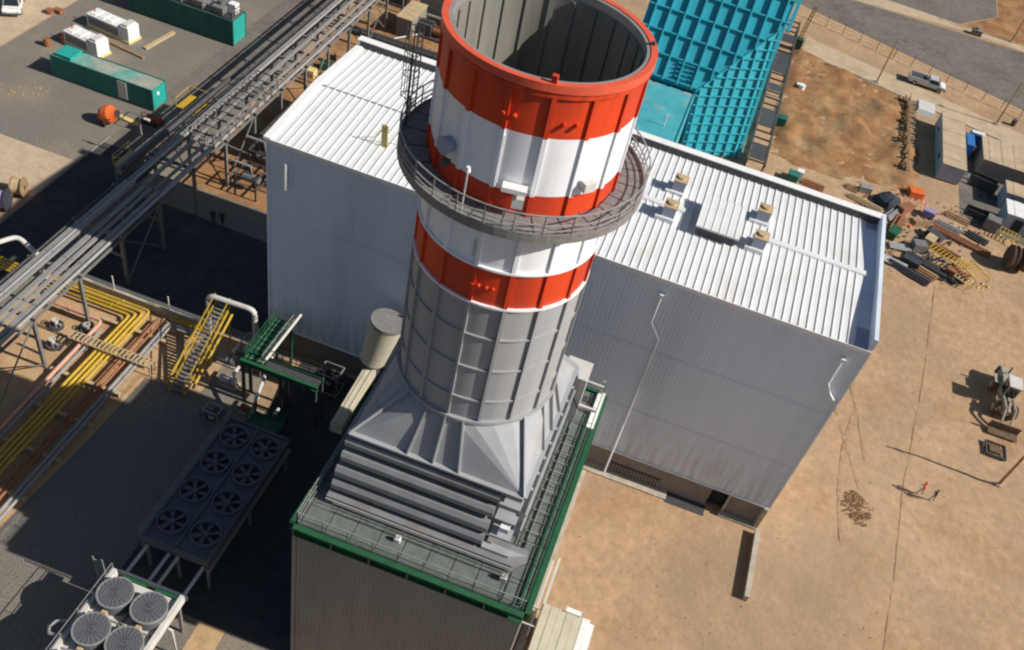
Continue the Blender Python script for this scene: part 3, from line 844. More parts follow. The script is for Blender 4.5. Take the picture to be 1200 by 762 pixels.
# ------------------------------------------------------------------ pipe rack on the left
rack = thing('pipe_rack', (-17,10,0), 'long elevated grey pipe rack running diagonally past the left end of the turbine hall', 'pipe rack')
ry0, ry1 = -24.0, 74.0
trays = [(-19.0,.40,.22),(-18.25,.22,.30),(-17.25,.42,.20),(-16.55,.30,.24),(-15.75,.42,.20)]
trays = [(x, wd, h, ry0, 8.0) for x, wd, h in trays] + [(-18.9,.26,.3,8.05,ry1),(-17.4,.32,.25,8.05,ry1),(-16.2,.22,.25,8.05,ry1),(-15.5,.2,.2,8.05,ry1)]
for x, wd, h, ya, yb in trays:
    t_ = MB()
    t_.box(x-wd/2, x+wd/2, ya, yb, 6.0, 6.0+h)
    o = t_.build('cable_tray', M['tray'], rack)
    m_ = None
    for k in range(16):
        y = -22+k*6.0
        if y < ya or y > yb-.2: continue
        if m_ is None: m_ = MB().box(x-wd/2-.03, x+wd/2+.03, y, y+.12, 6.0+h, 6.03+h).build('tray_joint', M['grey_steel'], o)
        else: inst('tray_joint', m_.data, o, (0, y-yj, 0))
        if m_ is not None and len(o.children) == 1: yj = y
for x, r, m_ in ((-18.58,.16,'galv'),(-15.2,.17,'galv'),(-19.6,.10,'dark_steel')):
    MB().cyl((x,ry0,6.0+r), (x,ry1,6.0+r), r, None, 10).build('pipe', M[m_], rack, True)
f0 = {}
for k in range(17):
    y = -23+k*6.0
    if not f0:
        f0['b'] = MB().box(-20.0, -14.8, y-.12, y+.12, 5.68, 5.98).build('cross_beam', M['grey_steel'], rack)
        f0['l'] = MB().box(-19.6, -19.32, y-.14, y+.14, 0, 5.66).build('post', M['grey_steel'], rack)
        f0['r'] = MB().box(-15.3, -15.02, y-.14, y+.14, 0, 5.66).build('post', M['grey_steel'], rack)
        f0['m'] = MB().box(-19.3, -15.32, y-.09, y+.09, 3.4, 3.6).build('cross_beam', M['grey_steel'], rack)
    else:
        for o in f0.values(): inst(o.name.split('.')[0], o.data, rack, (0, k*6.0, 0))
for x in (-19.46, -15.16):
    MB().box(x-.08, x+.08, ry0, ry1, 5.4, 5.62).build('side_beam', M['grey_steel'], rack)
    for k in range(1, 16, 3):
        MB().bar((x,-23+k*6,0.3), (x,-17+k*6,5.4), .1).build('brace', M['grey_steel'], rack)
        MB().bar((x,-17+k*6,.3), (x,-23+k*6,5.4), .09).build('brace', M['grey_steel'], rack)
# upper lattice walkway of the rack beside the gravel yard
for x in (-17.6, -15.0):
    mb = MB()
    mb.bar((x,16.5,7.7),(x,30,7.7),.12); 
    for k in range(10): mb.bar((x,16.5+k*1.5,6.2),(x,16.5+k*1.5,7.7),.08)
    for k in range(9): mb.bar((x,16.5+k*1.5,6.2),(x,18+k*1.5,7.7),.06)
    mb.build('lattice_side', M['grey_steel'], rack)
for k in range(10):
    MB().bar((-17.6,16.5+k*1.5,7.7),(-15.0,16.5+k*1.5,7.7),.09).build('lattice_rung', M['dark_steel'], rack)
MB().cyl((-21.1,9.5,5.4),(-21.1,27,5.4),.42,None,14).build('large_pipe', M['grey_steel'], rack, True)
MB().cyl((-20.4,9.5,6.1),(-20.4,29,6.1),.25,None,12).build('large_pipe', M['dark_steel'], rack, True)
pl = MB().box(-22.4,-20.6,10.6,13.4,5.0,5.1).build('landing', M['tan'], rack)
for p, q in (((-22.4,10.6,6.1),(-22.4,13.4,6.1)),((-22.4,10.6,6.1),(-20.6,10.6,6.1)),((-22.4,10.6,5),(-22.4,10.6,6.1)),((-22.4,13.4,5),(-22.4,13.4,6.1)),((-20.6,10.6,5),(-20.6,10.6,6.1))):
    MB().bar(p,q,.07).build('handrail', M['yellow'], pl)
for x, y in ((-22.3,10.7),(-22.3,13.3)): MB().bar((x,y,0),(x,y,5),.16).build('post', M['grey_steel'], rack)
l2 = MB().box(-23.0,-20.4,22.6,25.4,5.0,5.1).build('landing', M['yellow'], rack)
for p, q in (((-23,22.6,6.1),(-23,25.4,6.1)),((-23,22.6,5),(-23,22.6,6.1)),((-23,25.4,5),(-23,25.4,6.1)),((-23,25.4,6.1),(-20.4,25.4,6.1))):
    MB().bar(p,q,.07).build('handrail', M['yellow'], l2)
for x, y in ((-22.9,22.7),(-22.9,25.3)): MB().bar((x,y,0),(x,y,5),.16).build('post', M['grey_steel'], rack)
pp = MB(); pp.bar((-24.5,18.2,0),(-24.5,18.2,5.6),.14)
lp = thing('lamp_post', (-24.5,18.2,0), 'thin grey lamp post beside the pipe rack near the orange mixer', 'lamp post')
pp.build('pole', M['galv'], lp); MB().bar((-24.5,18.2,5.55),(-23.8,18.2,5.6),.12,.1).build('arm', M['galv'], lp); MB().box(-23.9,-23.3,18.05,18.35,5.5,5.65).build('lamp_head', M['offwhite'], lp)

# ------------------------------------------------------------------ ground pipes
def pipe_thing(name, paths, r, m_, label, cat='pipes', group=None, coll=None):
    b = paths[0][0]
    t_ = thing(name, (b[0], b[1], 0), label, cat, group)
    for p in paths:
        o = MB().tube(p, r, 10).build('pipe', m_, t_, True)
        for a, c in zip(p[:-1], p[1:]):
            a, c = Vector(a), Vector(c); d = (c-a)
            k = int(d.length/4)
            for i in range(k):
                q = a+d*(i+.5)/k; u = d.normalized()
                MB().cyl(q-u*.06, q+u*.06, r*1.35, None, 10).build('flange', m_, o)
    return t_
def bend(a, c, b, rr=.5, n=4):
    """rounded corner a -> c -> b"""
    a, c, b = Vector(a), Vector(c), Vector(b)
    p = c+(a-c).normalized()*rr; q = c+(b-c).normalized()*rr
    return [tuple((1-t)**2*p+2*t*(1-t)*c+t*t*q) for t in [i/n for i in range(n+1)]]
z = .75
yp = []
for i in range(4):
    dx = i*.42; y = -1.75-i*.42; x = -11.05-i*.42
    yp.append([(-20.5,y,z)]+bend((-20.5,y,z),(x,y,z),(x+.2,-30,z))+[(x+.25,-34,z)])
pipe_thing('yellow_pipe_run', yp, .135, M['yellow'], 'bundle of bright yellow pipes turning a right angle on the sandy pipe yard', 'pipes')
pipe_thing('pink_pipe_run', [[(-20,-4.7,z)]+bend((-20,-4.7,z),(-13.9,-4.75,z),(-13.3,-30,z))+[(-13.2,-34,z)]], .17, M['pink'], 'single salmon pink pipe bending left of the yellow pipes')
pipe_thing('grey_pipe_run', [[(-13.35,-6,z)]+[(-12.75,-34,z)], [(-6,-2.2,z)]+bend((-6,-2.2,z),(-8.9,-2.2,z),(-8.8,-20,z))+[(-8.6,-34,z)], [(-6,-2.6,z)]+bend((-6,-2.6,z),(-8.5,-2.6,z),(-8.4,-20,z))+[(-8.2,-30,z)]], .14, M['tray'], 'grey pipes laid either side of the yellow pipes in the pipe yard')
pipe_thing('orange_pipe_run', [[(-9.95,-2.2,z),(-9.85,-34,z)], [(-9.5,-2.0,z),(-9.4,-34,z)]], .12, M['rust'], 'rusty orange pipes just right of the yellow pipes')
pipe_thing('yellow_branch_pipe', [[(-9.0,-1.35,z),(-5.2,-1.35,z)],[(-9.0,-1.75,z),(-5.2,-1.75,z)]], .13, M['yellow'], 'short yellow pipe pair leading to the yellow stair')
SLEEP = ['first tan sleeper under the ground pipes, just below their right angle bend','tan sleeper right under the brown pipe crossing walkway','sunlit tan sleeper next below the brown walkway, at the shadow edge','first shaded sleeper under the yellow pipes below the shadow edge','second shaded sleeper under the yellow pipes below the shadow edge','third shaded sleeper under the yellow pipes, near the left edge','last sleeper under the yellow pipes, beyond the left edge of the photo']
for i, y in enumerate((-4.2,-7.4,-11.2,-15,-19,-23,-27)):
    mb = MB(); mb.box(-14.4, -7.9, y-.16, y+.16, .36, .58)
    o = thing('pipe_support', (-11,y,0), SLEEP[i], 'pipe support', 'sleepers under the ground pipes')
    mb.build('beam', M['tan'], o)
    for x in (-14.2,-11.2,-8.1): MB().box(x-.12,x+.12,y-.12,y+.12,0,.36).build('foot', M['concrete'], o)
o = thing('pipe_bridge', (-11,-7.6,0), 'low brown walkway crossing over the yellow pipes', 'walkway')
for y in (-8.05,-7.2): MB().bar((-14.9,y,1.15),(-7.0,y,1.15),.12,.16).build('beam', M['tan'], o)
for i in range(20): MB().bar((-14.8+i*.4,-8.05,1.26),(-14.8+i*.4,-7.2,1.26),.16,.05).build('tread', M['tan'], o)
for x in (-14.8,-7.1):
    for y in (-8.05,-7.2): MB().bar((x,y,0),(x,y,1.1),.1).build('post', M['tan'], o)
# long pale wall along the back of the pipe yard
o = thing('pipe_trench_wall', (-12,-.9,0), 'long pale low concrete trench wall behind the yellow pipes', 'wall')
for i in range(8):
    x = -22+i*2.15
    MB().box(x, x+2.1, -1.12, -.82, 0, .95+.02*(i % 2)).build('wall_panel', M['concrete'], o)
MB().tube([(-22,-.45,.8),(-4.9,-.45,.8)], .2, 10).build('pipe', M['galv'], o, True)
for x in (-15.2,-9.6): MB().bar((x,-.95,.9),(x,-.95,2.6),.09).build('vent_pipe', M['offwhite'], o)
# valves on the sand between rack and pink pipe
def valve(x, y, label, m_):
    o = thing('valve_pit', (x,y,0), label, 'valve')
    MB().ring(x,y,.45,.6,0,.35,20).build('collar', M['dark_steel'], o)
    MB().cyl((x,y,0),(x,y,.9),.18,None,10).build('body', m_, o, True)
    MB().cyl((x-.5,y,.5),(x+.5,y,.5),.13,None,10).build('pipe', M['galv'], o, True)
    MB().ring(x,y,.22,.3,.95,1.0,16).build('hand_wheel', M['offwhite'], o)
valve(-16.0,-8.7,'pale valve with dark collar on the sand left of the pink pipe',M['offwhite'])
valve(-14.6,-5.9,'small valve on the sand inside the bend of the pink pipe',M['galv'])
valve(-17.2,-6.6,'pale valve standing under the edge of the pipe rack',M['offwhite'])
pipe_thing('thin_pipe', [[(-19,-7.2,.25),(-13.6,-7.4,.25)],[(-18.6,-9.8,.2),(-16,-10,.2)],[(-15.5,-5.2,.2),(-15.2,-9,.2)]], .06, M['dark_steel'], 'thin dark pipes lying on the sand left of the pink pipe')

# white pipe arches
def arch(name, pts, r, m_, label, extra=()):
    o = thing(name, (pts[0][0],pts[0][1],0), label, 'pipe')
    MB().tube(pts, r, 12).build('pipe', m_, o, True)
    for p, q in extra: MB().bar(p,q,.12).build('support', M['dark_steel'], o)
    return o
arch('pipe_arch', [(-5.3,-1.2,0)]+bend((-5.3,-1.2,0),(-5.3,-1.2,5),(-.9,-1.0,5),.7)+bend((-5.3,-1.2,5),(-.9,-1.0,5),(-.9,-1.0,0),.7)+[(-.9,-1.0,0)], .24, M['offwhite'], 'pale inverted U pipe standing above the yellow stair')
arch('pipe_arch', [(-25.6,-3.6,0)]+bend((-25.6,-3.6,0),(-25.6,-3.6,3.6),(-24.4,-1.4,3.6),.6)+bend((-25.6,-3.6,3.6),(-24.3,-1.3,3.6),(-21.9,-1.8,2.6),.6)+[(-21.9,-1.8,2.6),(-21.8,-1.9,0)], .22, M['offwhite'], 'pale bent pipe above yellow frames at the left edge of the photo')
yf = thing('pipe_stand', (-24.8,-3.0,0), 'yellow pipes on a stand under the bent pale pipe at the left edge', 'pipe stand')
for i in range(4): MB().tube([(-27,-2.4-.35*i,1.4),(-23.4,-2.6-.35*i,1.4)], .12, 8).build('pipe', M['yellow'], yf, True)
for x in (-26.5,-23.8):
    MB().bar((x,-4,0),(x,-4,1.3),.12).build('post', M['tan'], yf); MB().bar((x,-2.2,0),(x,-2.2,1.3),.12).build('post', M['tan'], yf)
    MB().bar((x,-4,1.25),(x,-2.2,1.25),.1).build('beam', M['tan'], yf)
# yellow stair
st = thing('yellow_stair', (-4,-4.7,0), 'yellow steel stair with handrails rising from the gravel pad to the pale pipe arch', 'stair')
for x in (-4.75,-3.35):
    s_ = MB().bar((x,-8.9,.25),(x,-.9,4.2),.10,.26).build('stringer', M['yellow'], st)
    mb = MB(); mb.bar((x,-8.9,1.3),(x,-.9,5.2),.07)
    for k in range(7): mb.bar((x,-8.9+k*1.33,.3+k*.66),(x,-8.9+k*1.33,1.3+k*.65),.06)
    mb.build('handrail', M['yellow'], st)
for k in range(22):
    y = -8.7+k*.36
    MB().box(-4.7,-3.4,y,y+.26,.38+k*.177,.42+k*.177).build('tread', M['grey_steel'], st)
MB().tube([(-5.2,-8.6,.6),(-5.25,-1.6,3.6)], .11, 8).build('pipe', M['yellow'], st, True)
MB().tube([(-2.9,-8.2,.8),(-2.9,-1.4,3.9)], .12, 8).build('pipe', M['yellow'], st, True)
for y, zz in ((-1.2,4),(-4.5,2.3)):
    for x in (-4.75,-3.35): MB().bar((x,y,0),(x,y,zz),.12).build('post', M['yellow'], st)

# green gantry
gg = thing('green_gantry', (3,-5,0), 'green steel gantry with railed walkway and long beam left of the boiler house', 'gantry')
MB().box(1.15,2.75,-6.4,-.9,4.9,5.0).build('walkway', M['green_steel'], gg)
for x in (1.15,2.75): MB().box(x-.08,x+.08,-6.5,-.8,4.7,5.02).build('edge_beam', M['green_steel'], gg)
for k in range(9): MB().bar((1.2,-6.2+k*.62,5.02),(2.7,-6.2+k*.62,5.02),.07,.04).build('grating_bar', M['galv'], gg)
railing(gg, [(1.15,-6.4),(1.15,-.9)], 5.0, 1.05, 1.1, M['green_steel'], .03)
railing(gg, [(2.75,-6.4),(2.75,-.9)], 5.0, 1.05, 1.1, M['galv'], .035)
MB().tube([(3.15,-6.6,5.9),(3.35,-.7,6.2)], .13, 8).build('pipe', M['offwhite'], gg, True)
mb = MB(); mb.box(1.0,8.0,-6.92,-6.78,4.8,5.2); mb.box(1.0,8.0,-7.0,-6.7,5.2,5.26); mb.box(1.0,8.0,-7.0,-6.7,4.74,4.8)
mb.build('main_beam', M['green_steel'], gg)
MB().box(1.0,8.0,-5.8,-5.6,4.74,5.2).build('main_beam', M['green_steel'], gg)
MB().box(3.0,7.9,-6.6,-5.85,5.0,5.06).build('walkway', M['dark_steel'], gg)
railing(gg, [(3.0,-5.7),(7.9,-5.7)], 5.2, 1.0, 1.4, M['dark_steel'], .03)
for x in (1.2,4.6,7.8):
    for y in (-6.85,-5.7): MB().box(x-.12,x+.12,y-.12,y+.12,0,4.74).build('post', M['dark_steel'], gg)  # posts darkened to carry the shade beneath the gantry
for y in (-1.1,): 
    for x in (1.25,2.65): MB().box(x-.1,x+.1,y-.1,y+.1,0,4.7).build('post', M['green_steel'], gg)
# pumps and valves clutter around the gantry
def pump(x, y, s, label, m_, rot=0):
    o = thing('pump_set', (x,y,0), label, 'pump')
    MB().box(x-.9*s,x+.9*s,y-.45*s,y+.45*s,0,.22*s).build('base', M['concrete'], o)
    MB().cyl((x-.8*s,y,.6*s),(x+.15*s,y,.6*s),.32*s,None,14).build('motor', m_, o, True)
    for k in range(5): MB().cyl((x-.7*s+k*.17*s,y,.6*s),(x-.64*s+k*.17*s,y,.6*s),.36*s,None,14).build('fin', m_, o)
    MB().cyl((x+.15*s,y,.6*s),(x+.35*s,y,.6*s),.12*s,None,10).build('coupling', M['dark_steel'], o)
    MB().cyl((x+.35*s,y,.6*s),(x+.75*s,y,.6*s),.4*s,None,16).build('casing', M['galv'], o, True)
    MB().tube([(x+.55*s,y,.9*s),(x+.55*s,y,1.7*s),(x+.55*s,y+.9*s,1.7*s)],.13*s,8).build('pipe', M['offwhite'], o, True)
pump(-2.2,-3.6,1.1,'grey pump set with pale riser pipe left of the green gantry',M['galv'])
pump(-.9,-5.8,1.0,'pale pump set at the edge of the gravel pad near the green gantry post',M['offwhite'])
pump(2.2,-7.9,.9,'rusty pump set in front of the green gantry',M['rust'])
pump(4.3,-8.3,.9,'grey pump set nearest the cooling fans',M['grey_steel'])
def skid(x, y, a, b, h, label, m_):
    o = thing('valve_skid', (x,y,0), label, 'valve skid')
    mb = MB()
    for px in (x,x+a):
        for py in (y,y+b): mb.bar((px,py,0),(px,py,h),.09)
    for zz in (.15,h):
        mb.bar((x,y,zz),(x+a,y,zz),.09); mb.bar((x,y+b,zz),(x+a,y+b,zz),.09); mb.bar((x,y,zz),(x,y+b,zz),.09); mb.bar((x+a,y,zz),(x+a,y+b,zz),.09)
    mb.build('frame', M['galv'], o)
    for i in range(3):
        yy = y+b*(.2+.3*i)
        MB().tube([(x-.4,yy,.5),(x+a*.5,yy,.5),(x+a*.5,yy,h*.8),(x+a+.4,yy,h*.8)],.09,8).build('pipe', m_, o, True)
        MB().cyl((x+a*.5-.18,yy,h*.5),(x+a*.5+.18,yy,h*.5),.16,None,10).build('valve', M['rust'] if i==1 else M['offwhite'], o)
skid(-1.6,-2.4,1.6,1.4,1.9,'small framed valve skid between the yellow stair and the green gantry',M['offwhite'])
skid(.2,-3.9,.9,1.8,2.2,'narrow framed valve skid under the green walkway',M['tan'])
skid(-.6,-10.4,1.3,1.0,1.5,'dark framed valve skid on the corner of the gravel pad',M['dark_steel'])
skid(6.2,-3.0,1.8,1.6,2.4,'framed valve skid behind the green beam by the hall wall',M['dark_steel'])
single(MB().prism([(2.0,-7.9),(3.6,-8.4),(3.9,-9.3),(2.4,-9.0)],0,.12),'sand_bed',M['sand'],'small orange sandy bed beside the gravel pad','sand bed')
gp = thing('green_platform', (5,-9.9,0), 'small green railed platform at the far end of the dark cooling fans', 'platform')
MB().box(3.6,6.4,-10.7,-9.3,2.3,2.4).build('deck', M['green_steel'], gp)
railing(gp,[(3.6,-10.7),(3.6,-9.3),(6.4,-9.3),(6.4,-10.7)],2.4,1.05,1.4,M['green_steel'],.035)
for x in (3.7,6.3):
    for y in (-10.6,-9.4): MB().bar((x,y,0),(x,y,2.3),.12).build('post', M['green_steel'], gp)
MB().tube([(3.0,-5.2,5.0),(3.05,-8.2,2.5),(3.1,-8.3,.2)],.16,8).build('drain_pipe', M['offwhite'], gg, True)

# ------------------------------------------------------------------ cooling fan banks
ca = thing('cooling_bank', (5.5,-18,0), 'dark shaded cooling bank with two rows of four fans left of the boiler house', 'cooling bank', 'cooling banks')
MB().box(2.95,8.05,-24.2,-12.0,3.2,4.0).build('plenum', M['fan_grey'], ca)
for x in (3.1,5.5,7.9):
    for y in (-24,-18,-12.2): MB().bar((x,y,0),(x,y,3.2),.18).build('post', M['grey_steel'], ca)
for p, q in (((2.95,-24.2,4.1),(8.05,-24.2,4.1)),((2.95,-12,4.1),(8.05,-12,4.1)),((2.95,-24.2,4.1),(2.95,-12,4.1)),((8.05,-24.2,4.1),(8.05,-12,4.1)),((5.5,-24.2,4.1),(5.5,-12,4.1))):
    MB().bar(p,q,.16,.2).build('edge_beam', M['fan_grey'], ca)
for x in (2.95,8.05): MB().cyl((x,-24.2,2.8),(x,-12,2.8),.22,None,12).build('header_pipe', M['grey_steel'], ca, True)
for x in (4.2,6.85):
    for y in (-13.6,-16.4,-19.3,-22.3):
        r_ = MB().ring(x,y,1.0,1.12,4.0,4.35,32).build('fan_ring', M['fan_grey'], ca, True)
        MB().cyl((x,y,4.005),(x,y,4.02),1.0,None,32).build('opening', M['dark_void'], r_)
        mb = MB(); mb.cyl((x,y,4.05),(x,y,4.25),.22,None,12)
        for k in range(6):
            a = 2*PI*k/6+x; c, s = math.cos(a), math.sin(a)
            mb.hexa([(x+c*.2-s*.1,y+s*.2+c*.1,4.08),(x+c*.95-s*.2,y+s*.95+c*.2,4.08),(x+c*.95+s*.2,y+s*.95-c*.2,4.18),(x+c*.2+s*.1,y+s*.2-c*.1,4.2)],
                    [(x+c*.2-s*.1,y+s*.2+c*.1,4.1),(x+c*.95-s*.2,y+s*.95+c*.2,4.1),(x+c*.95+s*.2,y+s*.95-c*.2,4.2),(x+c*.2+s*.1,y+s*.2-c*.1,4.22)])
        mb.build('fan', M['fan_grey'], r_)
railing(ca,[(2.9,-24.3),(2.9,-11.9)],4.0,1.0,2.0,M['galv'],.02)
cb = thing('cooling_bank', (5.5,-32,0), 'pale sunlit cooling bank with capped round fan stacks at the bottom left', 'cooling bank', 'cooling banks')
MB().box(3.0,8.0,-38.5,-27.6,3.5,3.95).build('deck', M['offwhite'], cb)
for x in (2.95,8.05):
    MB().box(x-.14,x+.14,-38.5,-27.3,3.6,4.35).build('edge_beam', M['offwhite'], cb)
MB().box(5.4,5.6,-38.5,-28.2,3.95,4.06).build('joint', M['grey_steel'], cb)
for y in (-30.6,-33.4): MB().box(3.1,7.9,y-.06,y+.06,3.95,4.06).build('joint', M['grey_steel'], cb)
for x in (3.0,5.5,8.0):
    for y in (-38,-33,-27.8): MB().bar((x,y,0),(x,y,3.5),.2).build('post', M['grey_steel'], cb)
for x, y in ((4.3,-29.15),(6.85,-29.25),(4.45,-31.95),(6.85,-32.0),(4.45,-34.8),(6.85,-34.8)):
    f_ = MB().cyl((x,y,3.95),(x,y,5.0),1.16,1.12,40).build('fan_stack', M['fan_grey'], cb, True)
    MB().ring(x,y,1.10,1.20,4.92,5.05,40).build('rim', M['galv'], f_, True)
    MB().cyl((x,y,5.0),(x,y,5.015),1.1,None,36).build('cap', M['fan_grey'], f_)
    g_ = MB()
    for rr in (.2,.38,.56,.74,.92): g_.ring(x,y,rr-.02,rr+.02,5.02,5.05,28)
    for k in range(10):
        a = PI*k/10; g_.bar((x-math.cos(a)*1.1,y-math.sin(a)*1.1,5.06),(x+math.cos(a)*1.1,y+math.sin(a)*1.1,5.06),.03,.02)
    g_.build('guard', M['fan_grey'], f_)
    MB().box(x-.25,x+.1,y-1.35,y-1.12,4.0,4.5).build('motor_box', M['tan'], f_)
for x0 in (3.4,5.9): MB().box(x0,x0+1.7,-27.55,-27.0,3.1,3.5).build('header_box', M['green_steel'], cb)
MB().box(2.9,8.1,-27.02,-26.85,3.1,3.6).build('end_beam', M['offwhite'], cb)
for x in (3.35,5.05,5.75,7.75): 
    MB().tube([(x,-26.8,3.3),(x,-24.3,3.2)],.13,8).build('pipe', M['offwhite'], cb, True)
MB().tube([(2.3,-31.6,3.9),(1.7,-31.9,3.9),(1.5,-32.4,3.9),(1.8,-32.8,3.9),(2.6,-32.7,3.9)],.1,8).build('pipe_loop', M['galv'], cb, True)
railing(cb,[(2.8,-38.5),(2.8,-27.3)],3.95,1.0,1.8,M['galv'],.025)
for y in (-29.5,-33): MB().tube([(8.3,y,3.7),(8.6,y,3.6),(8.6,y,0)],.07,6).build('drain', M['offwhite'], cb, True)
# hoist ladder: slim posts left of the bank that throw the thin shadows
o = thing('ladder_frame', (1.6,-27.2,0), 'slim pale ladder frame at the corner of the sunlit cooling bank', 'ladder frame')
for x in (1.2,1.9): MB().bar((x,-27.2,0),(x,-27.2,4.6),.08).build('stile', M['galv'], o)
for k in range(12): MB().bar((1.2,-27.2,.3+k*.36),(1.9,-27.2,.3+k*.36),.05).build('rung', M['galv'], o)

# ------------------------------------------------------------------ top left yard
def container(name, x0, x1, y0, y1, z0, h, label, side, top, end, cat='container'):
    o = thing(name, ((x0+x1)/2,(y0+y1)/2,0), label, cat)
    mb = MB()
    corr(mb,(x0,y0),(x1,y0),z0+.12,z0+h-.1,.40,.05,(0,-1)); corr(mb,(x1,y1),(x0,y1),z0+.12,z0+h-.1,.40,.05,(0,1)); corr(mb,(x0,y1),(x0,y0),z0+.12,z0+h-.1,.40,.05,(-1,0))
    mb.build('side_wall', side, o)
    MB().box(x0+.05,x1-.05,y0+.05,y1-.05,z0+.05,z0+h-.15).build('body', side, o)
    for yy in (y0,y1):
        MB().bar((x0,yy,z0+.08),(x1,yy,z0+.08),.14,.16).build('bottom_rail', side, o); MB().bar((x0,yy,z0+h-.06),(x1,yy,z0+h-.06),.12,.12).build('top_rail', side, o)
    for xx in (x0,x1):
        for yy in (y0,y1): MB().box(xx-.09,xx+.09,yy-.09,yy+.09,z0,z0+h+.01).build('corner_post', side, o)
    MB().box(x1-.04,x1+.05,y0+.1,y1-.1,z0+.12,z0+h-.1).build('end_door', end, o)
    n = 10
    p0 = None
    for i in range(n):
        a = x0+.08+(x1-x0-.16)*i/n; b = x0+.08+(x1-x0-.16)*(i+1)/n
        MB().box(a+.02,b-.02,y0+.08,y1-.08,z0+h-.15,z0+h-.07-.03*(i % 2)).build('roof_panel', top, o)
    return o
c1 = container('shipping_container', -41.6,-28.9,26.9,29.5,.15,2.6,'long green container with faded roof beside the orange mixer', M['container_green'], M['container_top'], M['teal_end'])
MB().box(-41.2,-39.2,27.1,29.3,2.66,3.02).build('open_hatch', M['teal_end'], c1)
MB().box(-33.2,-32.1,26.78,26.86,.4,2.5).build('pale_patch', M['offwhite'], c1)
MB().cyl((-28.84,27.9,1.9),(-28.76,27.9,1.9),.22,None,12).build('vent', M['white'], c1)
c2 = container('plant_container', -43.6,-29.1,44.9,48.0,.1,3.3,'larger dark green plant container with machinery on its roof and a bright teal end', M['container_dark'], M['dark_steel'], M['teal_end'])
for x in (-41,-38,-35,-32.2):
    u = MB().box(x,x+1.5,45.4,47.6,3.4,4.3).build('roof_unit', M['grey_steel'], c2)
    MB().cyl((x+.7,46.5,4.3),(x+.7,46.5,4.8),.4,None,14).build('fan', M['fan_grey'], u)
railing(c2,[(-43.4,45.1),(-29.3,45.1),(-29.3,47.8)],3.4,1.0,1.6,M['grey_steel'],.03)
MB().box(-30.6,-29.6,46.6,47.6,3.4,4.6).build('white_tank', M['white'], c2)
def genset(x0, x1, y0, y1, rot, label):
    o = thing('generator_unit', ((x0+x1)/2,(y0+y1)/2,0), label, 'generator', 'white generator units in the gravel yard')
    W, Dp = (x1-x0)/2, (y1-y0)/2; cx, cy = (x0+x1)/2, (y0+y1)/2
    old = ORI[o.name]; ORI[o.name] = (0,0,0)
    MB().box(-W,W,-Dp,Dp,0,.3).build('skid', M['pale_yellow'], o)
    MB().box(-W+.1,W-1.3,-Dp+.1,Dp-.1,.3,1.75).build('housing', M['white'], o)
    MB().box(-W+.3,W-1.6,-Dp+.08,-Dp+.1,.5,1.5).build('louvre', M['grey_steel'], o)
    for k in range(3): MB().box(-W+.4+k*1.2,-W+1.3+k*1.2,-Dp+.4,Dp-.4,1.75,1.86).build('hatch', M['white'], o)
    MB().box(W-1.25,W-.1,-Dp+.15,Dp-.15,.3,2.05).build('control_cabin', M['white'], o)
    MB().box(W-1.1,W-.3,-Dp+.3,Dp-.3,2.05,2.3).build('radiator', M['offwhite'], o)
    MB().cyl((-W+.6,0,1.75),(-W+.6,0,2.5),.09,None,8).build('exhaust', M['rust'], o)
    o.rotation_euler = (0,0,rot)
    return o
genset(-44.9,-39.7,33.0,35.2,-.16,'white generator unit nearer the green container, rusty bits at its left end')
genset(-45.3,-38.9,38.0,40.2,-.12,'white generator unit farther back, next to the plant container')
for x, y, c, lab in ((-46.2,32.0,'rust','small rusty drum at the left end of the nearer white generator'),(-45.2,33.9,'orange','orange drum beside the nearer white generator'),(-44.2,36.6,'cloth_dark','dark drum between the two white generators')):
    single(MB().cyl((x,y,0),(x,y,.95),.42,None,16).cyl((x,y,.3),(x,y,.36),.45,None,16).cyl((x,y,.62),(x,y,.68),.45,None,16),'drum',M[c],lab,'drum')
def plank(x, y, ln, wd, a, label, m_, h=.25, name='timber_beam'):
    mb = MB(); c, s = math.cos(a), math.sin(a)
    mb.bar((x-c*ln/2,y-s*ln/2,h/2),(x+c*ln/2,y+s*ln/2,h/2),wd,h)
    return single(mb,name,m_,label,'beam')
plank(-36.8,40.6,5.5,.5,PI/2-.1,'pale timber beam lying across the gravel beside the far white generator',M['tan'])
plank(-39.2,36.4,6.5,.35,-.15,'long brown timber lying between the two white generators',M['wood'])
plank(-37.6,32.6,4.2,.3,-.12,'brown timber lying behind the green container',M['wood'])
plank(-31.2,23.9,5.0,.55,-.12,'yellowish timber beam on the ground between the green container and the orange mixer',M['pale_yellow'])
# concrete mixer
mx = thing('concrete_mixer', (-31.2,22.2,0), 'orange concrete mixer drum in front of the green container', 'concrete mixer')
prof = [(-1.25,.35),(-1.1,.7),(-.4,1.0),(.3,.95),(.9,.55),(1.15,.42)]
mb = MB()
for (a, ra), (b, rb) in zip(prof[:-1], prof[1:]): mb.cyl((-31.2+a*.85,22.2,1.35+a*.35),(-31.2+b*.85,22.2,1.35+b*.35),ra,rb,20,False)
mb.build('drum', M['orange'], mx, True)
MB().cyl((-30.25,22.2,1.74),(-30.18,22.2,1.77),.43,None,16).build('mouth', M['dark_void'], mx)
for y in (21.3,23.1):
    MB().cyl((-31.6,y-.08,.35),(-31.6,y+.08,.35),.35,None,16).build('wheel', M['rubber'], mx)
    MB().bar((-31.9,y,.4),(-30.4,y,1.5),.1).build('frame', M['orange'], mx)
MB().box(-32.5,-31.9,21.8,22.6,.4,1.0).build('engine_box', M['orange'], mx)
MB().bar((-31.9,22.2,.5),(-33.2,22.2,.5),.09).build('tow_bar', M['dark_steel'], mx)
cart = thing('welding_cart', (-27.6,24.9,0), 'red wheeled cart with pipes by the pipe rack landing', 'cart')
